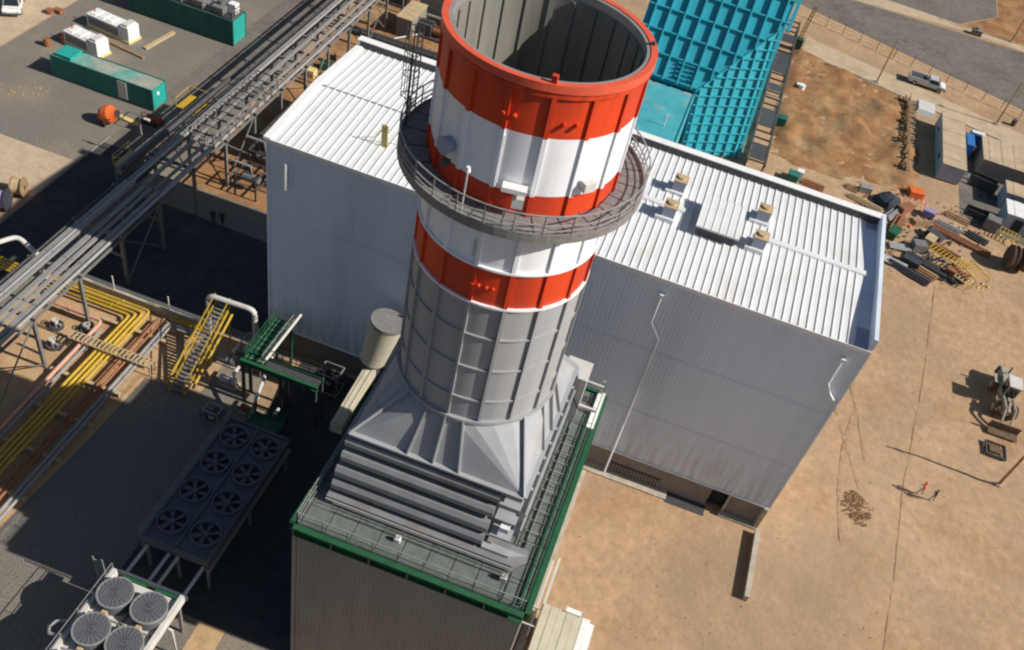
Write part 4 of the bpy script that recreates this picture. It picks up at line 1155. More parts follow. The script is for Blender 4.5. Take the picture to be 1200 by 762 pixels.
MB().box(-28.6,-26.8,24.3,25.5,.45,.6).build('bed', M['rust'], cart)
for x in (-28.3,-27.1):
    for y in (24.25,25.55): MB().cyl((x,y-.06,.28),(x,y+.06,.28),.28,None,14).build('wheel', M['rubber'], cart)
for k in range(4): MB().cyl((-28.5,24.5+k*.25,.72),(-26.9,24.5+k*.25,.72),.1,None,8).build('bottle', M['orange'] if k%2 else M['rust'], cart)
for x in (-28.6,-26.8): MB().bar((x,24.3,.6),(x,24.3,1.5),.06).build('frame', M['rust'], cart)
MB().bar((-28.6,24.3,1.5),(-26.8,24.3,1.5),.06).build('frame', M['rust'], cart)
# reels at the far left
def reel(x, y, r, wd, ax, drum_m, flange_m, label, group=None):
    o = thing('cable_reel', (x,y,0), label, 'cable reel', group)
    d = Vector(ax).normalized()
    c = Vector((x,y,r))
    MB().cyl(c-d*wd/2, c+d*wd/2, r*.78, None, 24).build('cable', drum_m, o, True)
    for s in (-1,1):
        f_ = MB().cyl(c+d*s*wd/2, c+d*s*(wd/2+.12), r, None, 28).build('flange', flange_m, o)
        MB().cyl(c+d*s*(wd/2+.12), c+d*s*(wd/2+.16), r*.22, None, 12).build('hub', M['dark_steel'], f_)
        for k in range(6):
            a = PI*k/6; u = d.cross(Vector((0,0,1))).normalized()
            q = u*math.cos(a)*r*.9+Vector((0,0,1))*math.sin(a)*r*.9
            if k % 2 == 0: MB().bar(c+d*s*(wd/2+.13)-q, c+d*s*(wd/2+.13)+q, .1, .04, up=d).build('plank', flange_m, f_)
    return o
reel(-31.4,4.6,1.1,1.5,(1,.35,0),M['purple'],M['cloth_dark'],'cable reel wound with purple cable at the left edge, the nearer of the two')
reel(-31.2,7.2,1.0,.9,(1,.35,0),M['tan'],M['wood'],'brown empty looking cable reel behind the purple one at the left edge')

# vehicles -------------------------------------------------------------
def wheel(parent, x, y, r, wd, n='wheel', tyre=None):
    w_ = MB().cyl((x,y-wd/2,r),(x,y+wd/2,r),r,None,20).build(n, tyre or M['rubber'], parent, True)
    for s in (-1,1): MB().cyl((x,y+s*wd/2,r),(x,y+s*(wd/2+.03),r),r*.55,None,14).build('rim', M['galv'], w_)
    return w_
def pickup(loc, rot, paint, cab_m, label, ln=5.6, wd=2.0, bed_m=None):
    o = thing('pickup_truck', loc, label, 'pickup truck'); ORI[o.name] = (0,0,0)
    h = ln/2; W = wd/2
    body = MB().prism_y([(-h,.45),(-h,1.0),(h-1.35,1.02),(h-.25,.98),(h,.80),(h,.42)],-W,W).build('body', paint, o)
    cabx0, cabx1 = h-3.1, h-1.2
    mb = MB(); mb.hexa([(cabx0,-W+.03,1.0),(cabx1+.25,-W+.03,1.0),(cabx1+.25,W-.03,1.0),(cabx0,W-.03,1.0)],[(cabx0+.2,-W+.2,1.72),(cabx1-.35,-W+.2,1.72),(cabx1-.35,W-.2,1.72),(cabx0+.2,W-.2,1.72)])
    cab = mb.build('cab', cab_m, o)
    MB().hexa([(cabx1+.27,-W+.12,1.04),(cabx1+.27,W-.12,1.04),(cabx1-.30,W-.26,1.68),(cabx1-.30,-W+.26,1.68)],[(cabx1+.29,-W+.12,1.06),(cabx1+.29,W-.12,1.06),(cabx1-.28,W-.26,1.70),(cabx1-.28,-W+.26,1.70)]).build('windscreen', M['glass'], cab)
    for s in (-1,1):
        y0, y1 = s*(W-.05), s*(W-.19)
        MB().hexa([(cabx0+.2,y0,1.08),(cabx1+.05,y0,1.08),(cabx1-.35,y1,1.64),(cabx0+.3,y1,1.64)],[(cabx0+.2,y0+s*.02,1.08),(cabx1+.05,y0+s*.02,1.08),(cabx1-.35,y1+s*.02,1.64),(cabx0+.3,y1+s*.02,1.64)]).build('side_window', M['glass'], cab)
    MB().hexa([(h-1.15,-W+.08,1.03),(h-.2,-W+.08,.99),(h-.2,W-.08,.99),(h-1.15,W-.08,1.03)],[(h-1.15,-W+.08,1.05),(h-.2,-W+.08,1.01),(h-.2,W-.08,1.01),(h-1.15,W-.08,1.05)]).build('bonnet', M['white'], o)
    bm_ = bed_m or M['dark_steel']
    MB().box(-h+.12,cabx0-.1,-W+.12,W-.12,1.0,1.03).build('bed_floor', bm_, o)
    for s in (-1,1): MB().box(-h,cabx0-.05,s*W-.06,s*W+.06,1.0,1.3).build('bed_side', paint, o)
    MB().box(-h-.02,-h+.1,-W,W,1.0,1.3).build('tailgate', paint, o)
    for x in (-h+1.05,h-1.0):
        for s in (-1,1): wheel(o,x,s*(W-.1),.38,.26)
    for s in (-1,1): MB().box(h-.02,h+.03,s*(W-.3)-.18,s*(W-.3)+.18,.62,.8).build('headlight', M['offwhite'], o)
    MB().box(h-.05,h+.12,-W,W,.42,.58).build('bumper', M['dark_steel'], o)
    o.rotation_euler = (0,0,rot)
    return o
pickup((61.9,99.4,.02), -.02+PI*0, M['car_grey'], M['car_grey'], 'dark grey pickup with pale bonnet parked on the sandy path by the road', 6.0, 2.2)
pickup((-54.6,37.2,.02), -1.0, M['white'], M['white'], 'white pickup cut off by the top left corner of the photo', 5.4, 2.0)
single(MB().cyl((-50.6,38.5,0),(-50.6,38.5,.5),.5,None,14).box(-50.4,-49.4,38.8,39.6,0,.5),'scrap_heap',M['rust'],'small reddish heap beside the white pickup in the top left corner','scrap')

# ground wheel loader -----------------------------------------------------
ld = thing('wheel_loader', (70.5,28.3,0), 'dusty pale wheel loader with brown tyres on the bare dirt at the right', 'wheel loader')
def lwheel(x, y, s):
    w_ = MB().cyl((x-.28,y,.72),(x+.28,y,.72),.74,None,22).build('wheel', M['dusty_rubber'], ld, True)
    MB().cyl((x+s*.28,y,.72),(x+s*.33,y,.72),.4,None,16).build('rim', M['loader_paint'], w_)
    for k in range(16):
        a = 2*PI*k/16
        MB().bar((x-.27,y+.75*math.cos(a),.72+.75*math.sin(a)),(x+.27,y+.75*math.cos(a+.15),.72+.75*math.sin(a+.15)),.1,.06).build('lug', M['dusty_rubber'], w_)
for x, s in ((69.55,-1),(71.45,1)):
    for y in (26.6,30.3): lwheel(x,y,s)
MB().prism_x([(28.2,.6),(28.2,1.8),(30.2,2.0),(32.4,1.75),(32.5,.8),(30.3,.6)],69.95,71.05).build('engine_cover', M['loader_paint'], ld)
MB().box(69.8,71.2,32.3,32.7,.6,1.5).build('counterweight', M['dark_steel'], ld)
MB().box(70.1,70.9,25.8,28.2,.7,1.3).build('front_frame', M['loader_paint'], ld)
cabo = MB().box(69.9,71.1,27.7,29.3,1.6,3.1).build('cab', M['glass'], ld)
MB().box(69.8,71.2,27.5,29.4,3.08,3.26).build('cab_roof', M['offwhite'], cabo)
for x in (69.93,71.07):
    for y in (27.72,29.28): MB().box(x-.06,x+.06,y-.06,y+.06,1.6,3.1).build('pillar', M['loader_paint'], cabo)
for x in (70.0,71.0):
    MB().bar((x,27.6,1.6),(x,25.4,1.9),.16,.3).build('lift_arm', M['loader_paint'], ld)
    MB().bar((x,25.4,1.9),(x,24.0,.6),.16,.28).build('lift_arm', M['loader_paint'], ld)
MB().cyl((70.5,31.2,2.0),(70.5,31.2,2.9),.09,None,8).build('exhaust', M['dark_steel'], ld)
for y in (30.3,): MB().box(69.2,71.8,29.6,31.0,1.5,1.6).build('mudguard', M['loader_paint'], ld)
MB().prism_x([(24.1,.25),(24.0,1.1),(23.8,1.15),(23.85,.3),(23.0,.14),(23.0,.02),(23.9,.04)],68.9,72.0).build('bucket', M['dusty_rubber'], ld)
fr = thing('steel_grate', (69.6,20.6,0), 'dark square steel grate lying on the dirt below the wheel loader', 'grate')
for x in (68.6,70.6): MB().bar((x,19.7,.15),(x,21.6,.15),.14,.3).build('side_bar', M['dark_steel'], fr)
for y in (19.7,21.6): MB().bar((68.6,y,.16),(70.6,y,.16),.14,.3).build('side_bar', M['dark_steel'], fr)
for k in range(7): MB().bar((68.75+k*.28,19.75,.12),(68.75+k*.28,21.55,.12),.07,.1).build('slat', M['wood'], fr)
MB().box(68.9,70.0,20.1,21.0,.2,.36).build('load', M['dusty_rubber'], fr)
po = thing('lamp_post', (69.77,16.1,0), 'brown lamp post leaning out of the right edge of the photo above the two walkers', 'lamp post')
MB().cyl((69.77,16.1,0),(69.77,16.1,8.4),.17,.10,10).build('pole', M['wood'], po, True)
MB().box(69.5,70.04,15.83,16.37,0,.12).build('base_plate', M['concrete'], po)
MB().bar((69.77,16.1,8.3),(70.9,16.1,8.5),.09).build('arm', M['galv'], po)
MB().box(70.7,71.4,15.95,16.25,8.42,8.56).build('lamp_head', M['offwhite'], po)
single(MB().box(46.85,47.2,-7.9,-.75,0,.62).box(46.80,47.25,-7.9,-.75,.62,.7),'barrier_wall',M['concrete'],'low pale concrete wall standing out from the corner of the turbine hall','wall')
# pale cabin roof at the bottom edge right of the boiler house
hb_ = thing('site_hut', (33.8,-18.3,0), 'small hut with cream roof at the bottom edge right of the boiler house', 'hut')
MB().box(31.7,35.6,-22,-16.6,0,2.3).build('wall', M['white'], hb_)
for i in range(6): MB().box(31.5+i*.62,32.1+i*.62,-22.2,-16.4,2.3,2.38+.03*(i%2)).build('roof_panel', M['beige'] if i<5 else M['white'], hb_)
MB().box(33.2,34.4,-16.5,-16.1,2.38,2.6).build('roof_box', M['white'], hb_)

# people -------------------------------------------------------------
def person(x, y, rz, label, top_m, leg_m, hair_m, stride=.22, helmet=None, arm=.15):
    o = thing('person', (x,y,0), label, 'person'); ORI[o.name] = (0,0,0)
    V = []; E = []; RAD = []
    def v(p, r): V.append(p); RAD.append(r); return len(V)-1
    pel = v((0,0,.93),.135); wst = v((0,0,1.1),.125); ch = v((0,.01,1.32),.155); nk = v((0,.01,1.47),.065); hd = v((.02,0,1.6),.095); tp = v((.02,0,1.70),.085)
    E += [(pel,wst),(wst,ch),(ch,nk),(nk,hd),(hd,tp)]
    for s in (-1,1):
        hip = v((0,s*.1,.88),.095); kn = v((s*stride*.55,s*.11,.49),.065); an = v((s*stride*1.0-.03,s*.11,.09),.045); toe = v((s*stride+.14,s*.12,.04),.04)
        E += [(pel,hip),(hip,kn),(kn,an),(an,toe)]
        sh = v((0,s*.2,1.40),.065); el = v((-s*arm*.7,s*.26,1.13),.048); wr = v((-s*arm*1.2+.06,s*.25,.89),.034)
        hn = v((-s*arm*1.3+.08,s*.25,.81),.036)
        E += [(ch,sh),(sh,el),(el,wr),(wr,hn)]
        for k in range(4):
            f1 = v((-s*arm*1.3+.05+k*.022,s*.25,.74-.006*abs(k-1.5)),.0095); f2 = v((-s*arm*1.3+.06+k*.024,s*.243,.70+.008*abs(k-1.5)),.0085)
            E += [(hn,f1),(f1,f2)]
        t1 = v((-s*arm*1.3+.125,s*.24,.775),.010); E += [(hn,t1)]
    me = bpy.data.meshes.new('body'); me.from_pydata(V,E,[])
    b = bpy.data.objects.new('body', me); COL.objects.link(b); b.parent = o
    sk = b.modifiers.new('skin','SKIN'); sk.use_smooth_shade = True
    for i, r in enumerate(RAD):
        k_ = 1.18 if r > .04 else 1
        me.skin_vertices[0].data[i].radius = (r*k_, r*k_)
    me.skin_vertices[0].data[pel].use_root = True
    sb = b.modifiers.new('sub','SUBSURF'); sb.levels = 1; sb.render_levels = 1
    dg = bpy.context.evaluated_depsgraph_get()
    m2 = bpy.data.meshes.new_from_object(b.evaluated_get(dg))
    b.modifiers.clear(); b.data = m2
    m2.materials.clear()
    for mm in (M['skin'], top_m, leg_m, M['rubber'], hair_m): m2.materials.append(mm)
    for p in m2.polygons:
        c = p.center
        if c.z < .10: k = 3
        elif c.z < .98 and abs(c.y) < .22: k = 2
        elif c.z > 1.66 or (c.z > 1.56 and c.x < -.02): k = 4
        elif c.z > 1.46: k = 0
        elif c.z < .93 and abs(c.y) >= .2: k = 0
        else: k = 1
        p.material_index = k; p.use_smooth = True
    # face
    MB().cyl((.10,0,1.585),(.135,0,1.578),.016,.008,6).build('nose', M['skin'], o)
    for s in (-1,1):
        MB().cyl((.098,s*.034,1.612),(.108,s*.034,1.612),.011,None,8).build('eye', M['cloth_dark'], o)
        MB().cyl((.02,s*.088,1.59),(.02,s*.102,1.59),.022,None,8).build('ear', M['skin'], o)
    MB().box(.095,.108,-.025,.025,1.538,1.546).build('mouth', M['pink'], o)
    if helmet:
        h_ = MB()
        for k in range(4):
            a0, a1 = k*PI/8, (k+1)*PI/8
            h_.cyl((.02,0,1.655+.13*math.sin(a0)),(.02,0,1.655+.13*math.sin(a1)),.135*math.cos(a0)+.002,.135*math.cos(a1)+.002,18,k==3)
        h_.cyl((.05,0,1.65),(.05,0,1.662),.16,None,18)
        h_.build('hard_hat', helmet, o, True)
    o.rotation_euler = (0,0,rz)
    return o
person(61.75,11.1,PI*.9,'person in orange red vest and hard hat walking on the bare dirt',M['cloth_red'],M['cloth_grey'],M['cloth_dark'],.24,M['orange'])
person(62.9,10.75,PI*.85,'person in dark clothes walking on the bare dirt beside the one in the red vest',M['cloth_dark'],M['cloth_grey'],M['cloth_dark'],.2)
person(-13.3,13.0,-PI*.4,'left of two people in dark clothes standing in the shade by the hall',M['cloth_dark'],M['cloth_dark'],M['cloth_dark'],.1)
person(-12.4,13.2,-PI*.45,'right of two people in dark clothes standing in the shade by the hall',M['cloth_dark'],M['cloth_dark'],M['cloth_dark'],.14)

# ------------------------------------------------------------------ teal inlet house behind the hall
Q1, Q2, Q3, Q4 = Vector((28.2,56.3,8.4)), Vector((35.5,62.8,16.3)), Vector((36.4,59.3,0)), Vector((29.0,55.0,0.6))
th = thing('inlet_house', (29,58,0), 'big teal ribbed steel inlet house behind the turbine hall, right of the chimney top', 'inlet house')
slope = (Q2-Q1); nA = Vector((1,0,0)).cross(slope).normalized()
if nA.z < 0: nA = -nA
upA = nA.cross(Vector((1,0,0))).normalized()
if upA.z < 0: upA = -upA
def onA(x, s): return Vector((x, Q1.y, Q1.z)) + upA*s           # point on the big front plane
sQ2 = (Q2-Vector((Q2.x,Q1.y,Q1.z))).dot(upA)
S = 30.0
def slab(mbuilder, pts, n, th_):
    k = len(pts)
    vs = [p for p in pts]+[p-n*th_ for p in pts]
    mbuilder.add(vs, [tuple(range(k)), tuple(range(2*k-1,k-1,-1))]+[(i,k+i,k+(i+1)%k,(i+1)%k) for i in range(k)])
mb = MB(); slab(mb, [onA(19,0), onA(28.2,0), Q2, onA(35.7,sQ2+.2), onA(36.6,S), onA(19,S)], nA, .6)
mb.build('front_panel', M['teal'], th)
nB = (Q2-Q1).cross(Q3-Q1).normalized()
if nB.z < 0: nB = -nB
mb = MB(); slab(mb, [Q1,Q4,Q3,Q2], nB, .5)
mb.build('side_panel', M['teal'], th)
# ribs of the front plane
def ribA(p, q, wd=.20, h=.40):
    MB().bar(p+nA*h/2, q+nA*h/2, wd, h, up=nA).build('stiffener', M['teal_rib'], th)
dx = 1.9
x = 20.0
while x < 36.4:
    s0 = 0 if x < 28.2 else (x-28.2)/(Q2.x-28.2)*sQ2
    if x > Q2.x: s0 = sQ2
    ribA(onA(x,s0+.05), onA(x+ .0,S))
    x += dx
for k in range(11):
    s = .35+k*2.7
    xe = 28.2+(s/sQ2)*(Q2.x-28.2) if s < sQ2 else 36.3
    if k == 0: xe = 28.4
    ribA(onA(19.2,s), onA(min(xe,36.4)-.05,s), .18, .34)
# ribs of the flared side
def ptB(u, v):      # u 0..1 left->right, v 0..1 top->bottom
    a = Q1.lerp(Q2, u); b = Q4.lerp(Q3, u); return a.lerp(b, v)
def ribB(p, q, wd=.20, h=.34):
    MB().bar(p+nB*h/2, q+nB*h/2, wd, h, up=nB).build('stiffener', M['teal_rib'], th)
for k in range(6): ribB(ptB((k+.35)/6,.02), ptB((k+.35)/6,1))
# horizontal rows: intersect z levels
for k in range(13):
    z = .9+k*1.18
    def atz(a, b):
        t = (z-b.z)/(a.z-b.z); return b.lerp(a, t)
    r_ = atz(Q2,Q3)
    l_ = atz(Q1,Q4) if z < Q1.z else atz(Q2,Q1)
    if (r_-l_).length > .5: ribB(l_, r_, .15, .26)
MB().bar(Q1+nB*.02, Q2+nB*.02, .14, .2).build('edge_rib', M['teal'], th)
MB().bar(Q3+Vector((0,0,.1)), Q2, .45, .4).build('edge_rib', M['teal'], th)
MB().bar(onA(36.3,sQ2), onA(36.9,S), .5, .5).build('edge_rib', M['teal'], th)
# body behind so the house is solid
mb = MB(); mb.hexa([(19.5,57.5,0),(36.2,60.5,0),(36.2,84,0),(19.5,84,0)], [(19.5,onA(0,S).y+1,onA(0,S).z-.8),(36.2,onA(0,S).y+1,onA(0,S).z-.8),(36.2,84,onA(0,S).z-.8),(19.5,84,onA(0,S).z-.8)])
mb.build('body', M['teal'], th)
lb = MB().box(21.8,28.3,43.8,56.2,0,8.0).build('lower_block', M['teal_roof'], th)
for xx in (21.8,28.2): MB().box(xx-.08,xx+.08,43.8,56.2,8.0,8.12).build('edge_trim', M['teal'], lb)
MB().cyl((26.2,46.5,8),(26.2,46.5,9.6),.06,None,6).build('vent_pipe', M['white'], lb)
for j in range(4):
    MB().bar(onA(25.0,1.0+j*.55)+nA*.25, onA(27.2,1.0+j*.55)+nA*.25, .1, .2, up=nA).build('louvre', M['teal_rib'], th)

# dark steel trestle beside the teal house
tr = thing('steel_trestle', (38.6,80,0), 'dark steel trestle lying along the right side of the teal inlet house', 'steel trestle')
for xx in (37.4,39.8):
    MB().bar((xx,56,1.9),(xx,103,1.9),.28,.4).build('main_beam', M['dark_steel'], tr)
    for k in range(9): MB().bar((xx,57+k*5.6,0),(xx,57+k*5.6,1.8),.22).build('post', M['dark_steel'], tr)
for k in range(24):
    MB().bar((37.4,56.6+k*2,1.9),(39.8,56.6+k*2,1.9),.14,.2).build('cross_beam', M['dark_steel'], tr)
for y0, y1 in ((57,61),(66,71),(77,79),(83,90),(94,97)):
    MB().box(37.6,39.6,y0,y1,1.95,2.03).build('deck_plate', M['dark_steel'], tr)
cr = thing('crane_jib', (40.6,97,0), 'small yellow crane jib standing at the far end of the dark trestle', 'crane')
for p, q in (((40.2,97,2),(40.6,97,7.5)),((40.6,97,2),(41.0,97,7.5)),):
    MB().bar(p,q,.16).build('boom', M['yellow'], cr)
for k in range(8): MB().bar((40.22+k*.05,97,2.3+k*.65),(40.66+k*.05,97,2.7+k*.65),.07).build('lacing', M['yellow'], cr)
MB().box(39.9,41.1,96.4,97.6,0,2).build('base', M['green_steel'], cr)
o = thing('green_bin', (40.6,71.4,0), 'small dark green bin beside the dark trestle', 'bin')
MB().box(39.9,41.4,70.8,72.1,0,1.3).build('bin', M['container_green'], o); MB().box(39.85,41.45,70.75,72.15,1.3,1.38).build('lid', M['container_dark'], o)
# clutter near the trestle
rs = random.Random(11)
def rock(mb, x, y, s, z=0):
    vs = [(x+s*rs.uniform(.6,1)*a, y+s*rs.uniform(.6,1)*b, z+s*rs.uniform(.5,.9)*c) for a, b, c in ((1,0,.1),(0,1,.1),(-1,0,.1),(0,-1,.1),(.2,.1,.9),(.7,.7,.2),(-.7,-.6,.25))]
    mb.add(vs, [(0,5,4),(5,1,4),(1,2,4),(2,6,4),(6,3,4),(3,0,4),(0,5,1,2,6,3)])
def heap(name, pts, label, m_, n=26, smin=.1, smax=.4):
    mb = MB()
    for i in range(n):
        cx, cy, r = rs.choice(pts)
        a = rs.uniform(0,2*PI); d = r*math.sqrt(rs.random())
        rock(mb, cx+d*math.cos(a), cy+d*math.sin(a), rs.uniform(smin,smax))
    o = mb.build(name, m_); o['kind'] = 'stuff'; o['label'] = label
    return o
heap('rubble', [(43.5,83,2),(42,88,1.5),(45,92,2.5),(44,76,1.4)], 'brown rubble beside the trestle', M['soil'], 60, .1, .5)
heap('rubble', [(60,58,5),(64,54,5),(58,50,3),(66,62,4),(55,59,3)], 'scattered debris on the dirt behind the hall corner', M['soil'], 160, .06, .3)
heap('rubble', [(60,57,5),(64,52,5),(58,48,3),(67,60,4)], 'scattered grey debris on the dirt', M['grey_steel'], 110, .06, .28)
heap('rubble', [(61,56,4),(59,62,3),(60.5,65,1.5)], 'scattered orange debris on the dirt', M['rust'], 120, .08, .4)
heap('rubble', [(55.9,6.6,1.6),(55.6,7.4,1.0),(56.3,5.6,1.0)], 'low heap of dark brown clods on the bare dirt below the two walkers', M['soil'], 300, .04, .17)
heap('pebbles', [(60,0,16),(66,-10,14),(58,30,12),(40,-8,8),(54,-14,12)], 'loose stones on the bare plot', M['soil'], 260, .03, .10)
heap('pebbles', [(-16,-6,4),(-5,-5,4),(-6,-9.5,3)], 'loose stones in the pipe yard', M['concrete'], 90, .03, .12)
heap('rubble', [(-17,46,2),(-14,52,3),(-10,60,4),(-6,24,3),(-18,64,3)], 'rubble behind the left end of the hall', M['wood'], 150, .08, .45)
heap('rubble', [(-45,21.5,1.2),(-43,22,1.0),(-47,20.5,1.5),(-41,23.5,1)], 'brown scraps on the gravel left of the green container', M['wood'], 60, .06, .28)
heap('pebbles', [(-35,8.5,5),(-40,11,5),(-33,13.5,3),(-3,-30,5),(-36,18,6)], 'loose stones on the yard', M['plinth'], 140, .04, .12)
white_d = single(MB().cyl((42.6,84,0),(42.6,84,.9),.5,None,14).box(41.8,42.5,84.4,85.2,0,.5),'drum',M['white'],'white drum on the brown rubble beside the trestle','drum')

# planks, timber, scrap on the ground behind the right end of the hall
def scrap(kind, x, y, a, ln, wd, h, m_, label, cat):
    c, s = math.cos(a), math.sin(a)
    if kind == 'stack':
        o = thing('timber_stack', (x,y,0), label, cat)
        for k in range(5):
            off = (k-2)*wd/5; zz = .08+.17*(k % 3)
            MB().bar((x-c*ln/2-s*off,y-s*ln/2+c*off,zz),(x+c*ln/2-s*off,y+s*ln/2+c*off,zz),wd/5.5,.15).build('board', m_, o)
    elif kind == 'box':
        o = thing('crate', (x,y,0), label, cat)
        MB().bar((x-c*ln/2,y-s*ln/2,h/2),(x+c*ln/2,y+s*ln/2,h/2),wd,h).build('box', m_, o)
        MB().bar((x-c*ln/2,y-s*ln/2,h+.03),(x+c*ln/2,y+s*ln/2,h+.03),wd*1.04,.06).build('lid', m_, o)
    elif kind == 'pipes':
        o = thing('pipe_bundle', (x,y,0), label, cat)
        for k in range(4):
            off = (k-1.5)*.34
            MB().cyl((x-c*ln/2-s*off,y-s*ln/2+c*off,.17),(x+c*ln/2-s*off,y+s*ln/2+c*off,.17),.16,None,8).build('pipe', m_, o, True)
    elif kind == 'frame':
        o = thing('scaffold_frame', (x,y,0), label, cat)
        for k in range(int(ln/.5)+1):
            t = -ln/2+k*.5
            MB().bar((x+c*t+s*wd/2,y+s*t-c*wd/2,h),(x+c*t-s*wd/2,y+s*t+c*wd/2,h),.08).build('rung', m_, o)
        for sg in (-1,1):
            MB().bar((x-c*ln/2-sg*s*wd/2,y-s*ln/2+sg*c*wd/2,h),(x+c*ln/2-sg*s*wd/2,y+s*ln/2+sg*c*wd/2,h),.1).build('side_bar', m_, o)
            for t in (-ln/2,ln/2): MB().bar((x+c*t-sg*s*wd/2,y+s*t+sg*c*wd/2,0),(x+c*t-sg*s*wd/2,y+s*t+sg*c*wd/2,h),.08).build('leg', m_, o)
    return o
scrap('box',43.9,58.2,-.1,1.5,1.3,1.1,M['container_green'],'green crate with pale lid just behind the hall parapet','crate')
scrap('box',44.7,59.0,-.1,.9,.9,1.3,M['white'],'small white crate beside the green crate behind the parapet','crate')
scrap('stack',46.8,58.6,-.12,3.0,1.4,.5,M['rust'],'dark red stack of boards behind the hall parapet','timber stack')
scrap('stack',52.0,61.2,-.1,1.6,1.2,.5,M['wood'],'short brown board stack left of the dark tarpaulin heap','timber stack')
scrap('box',53.7,61.6,.1,1.6,1.1,.8,M['galv'],'grey crate beside the short brown board stack','crate')
scrap('stack',54.0,58.6,-.3,4.6,1.0,.5,M['tan'],'pale tan boards lying in front of the dark tarpaulin heap','timber stack')
scrap('pipes',57.2,47.6,-.2,5.2,1,.4,M['offwhite'],'pale pipes lying on the dirt beside the hall corner','pipe bundle')
scrap('pipes',63.0,49.2,-.35,7.0,1,.4,M['dark_steel'],'dark pipes lying left of the yellow scaffold frames','pipe bundle')
scrap('stack',60.0,46.4,-.35,5.5,1.2,.5,M['cloth_dark'],'dark long boards on the dirt right of the hall corner','timber stack')
scrap('stack',66.5,62.6,-.2,3.2,1.4,.5,M['wood'],'brown boards heaped below the dark trough','timber stack')
scrap('frame',64.6,51.6,-.55,4.6,1.5,.9,M['yellow'],'yellow scaffold frame lying nearest the hall corner','scaffold frame')
scrap('frame',67.6,49.6,-.9,3.4,2.2,1.4,M['yellow'],'upright looking yellow scaffold frame right of the other two','scaffold frame')
scrap('frame',73.0,61.4,-.3,2.6,1.5,1.1,M['yellow'],'yellow scaffold frame next to the big reels','scaffold frame')
scrap('frame',66.6,48.0,-.5,2.0,1.2,.8,M['pale_yellow'],'small pale yellow frame at the foot of the yellow scaffolds','scaffold frame')
scrap('box',60.6,64.9,.2,1.9,1.6,.8,M['orange'],'orange red crate in front of the blue grey site cabin','crate')
scrap('box',62.4,60.8,-.2,1.6,1.1,.9,M['purple'],'purple grey crate among the debris','crate')
scrap('box',61.1,52.2,.3,1.7,1.3,1.0,M['grey_steel'],'grey crate among the debris left of the yellow frames','crate')
scrap('stack',58.4,56.2,1.3,4.6,1.3,.5,M['rust'],'rusty boards lying along the hall corner','timber stack')
scrap('box',57.8,53.4,1.2,2.2,1.2,.9,M['green_steel'],'dark green crate close to the hall corner','crate')
scrap('pipes',66.8,57.5,-.3,8.0,1,.4,M['rust'],'thin rusty pipes lying behind the yellow frames','pipe bundle')
scrap('box',70.8,62.9,-.2,1.8,1.6,1.6,M['grey_steel'],'grey boxy crate under the dark trough','crate')
# dark tarpaulin heap
mb = MB(); nn = 12
rr = [[(56.9+r*1.0*math.cos(2*PI*i/nn)*(1+.35*rs.random()), 60.6+r*.9*math.sin(2*PI*i/nn)*(1+.35*rs.random()), h*(1+.3*rs.random())) for i in range(nn)] for r, h in ((1.7,0),(1.3,.7),(.6,1.15))]
mb.add([v for r in rr for v in r]+[(56.9,60.6,1.35)], [(k*nn+i,k*nn+(i+1)%nn,(k+1)*nn+(i+1)%nn,(k+1)*nn+i) for k in range(2) for i in range(nn)]+[(2*nn+i,2*nn+(i+1)%nn,3*nn) for i in range(nn)])
single(mb,'tarpaulin_heap',M['cloth_dark'],'dark tarpaulin covered heap behind the corner of the hall roof','tarpaulin heap')
for (x, y, lab) in ((72.6,55.2,'big dark cable reel nearest the middle at the right edge'),(74.3,55.6,'big dark cable reel cut by the right edge of the photo')):
    reel(x,y,1.55,.55,(1,.12,0),M['plinth'],M['dusty_rubber'],lab)
poly('hardstanding', [(66.9,62.5),(90,60),(90,90),(77,87.5),(66.9,88.5)], M['asphalt'], 0.016)
for q, (x, y, a, ln, k_, m_, lab) in enumerate((
  (61.8,58.4,.4,2.6,'stack','wood','jumbled brown boards between the orange crate and the yellow frames'),
  (63.2,56.0,-.6,2.2,'box','dark_steel','dark crate in the middle of the debris'),
  (65.2,59.6,-.3,3.4,'stack','galv','grey boards lying below the upper dark trough'),
  (59.2,60.2,.9,2.4,'box','rust','rusty crate next to the dark tarpaulin heap'),
  (58.8,51.2,.2,2.8,'pipes','galv','short grey pipes close to the hall corner by the green crate'),
  (60.2,48.4,-.3,2.2,'box','cloth_dark','black crate beside the pale pipes near the hall corner'),
  (64.6,53.8,-.4,3.8,'stack','rust','reddish boards just behind the yellow scaffold frames'),
  (62.6,54.6,1.2,1.8,'box','tan','tan crate behind the yellow scaffold frames'),
  (69.0,59.4,-.4,3.0,'stack','dark_steel','dark boards left of the yellow frame by the reels'),
  (66.0,49.0,-.4,2.6,'box','rust','low rusty crate under the yellow scaffold frames'),
  (62.0,47.6,-.4,3.2,'stack','wood','brown boards lying in front of the dark pipes'),
  (57.6,58.0,1.1,3.0,'stack','galv','grey boards standing by the rear corner of the hall roof'))):
    scrap(k_,x,y,a,ln,1.2,.8,M[m_],lab,{'stack':'timber stack','box':'crate','pipes':'pipe bundle'}[k_])
heap('rubble', [(60.5,63.5,2.2),(59.5,58.5,2),(59,66,1.2)], 'bright orange netting and scraps on the dirt', M['orange'], 70, .08, .32)
heap('rubble', [(60,58,3.5),(63.5,58,3),(60.5,51,2.5),(64,49.5,3)], 'dark debris heaped behind the hall corner', M['cloth_dark'], 150, .1, .42)
heap('rubble', [(66,51.5,2.5),(68.5,49.5,1.8),(73,61,1.6)], 'yellow scraps round the scaffold frames', M['yellow'], 60, .08, .3)
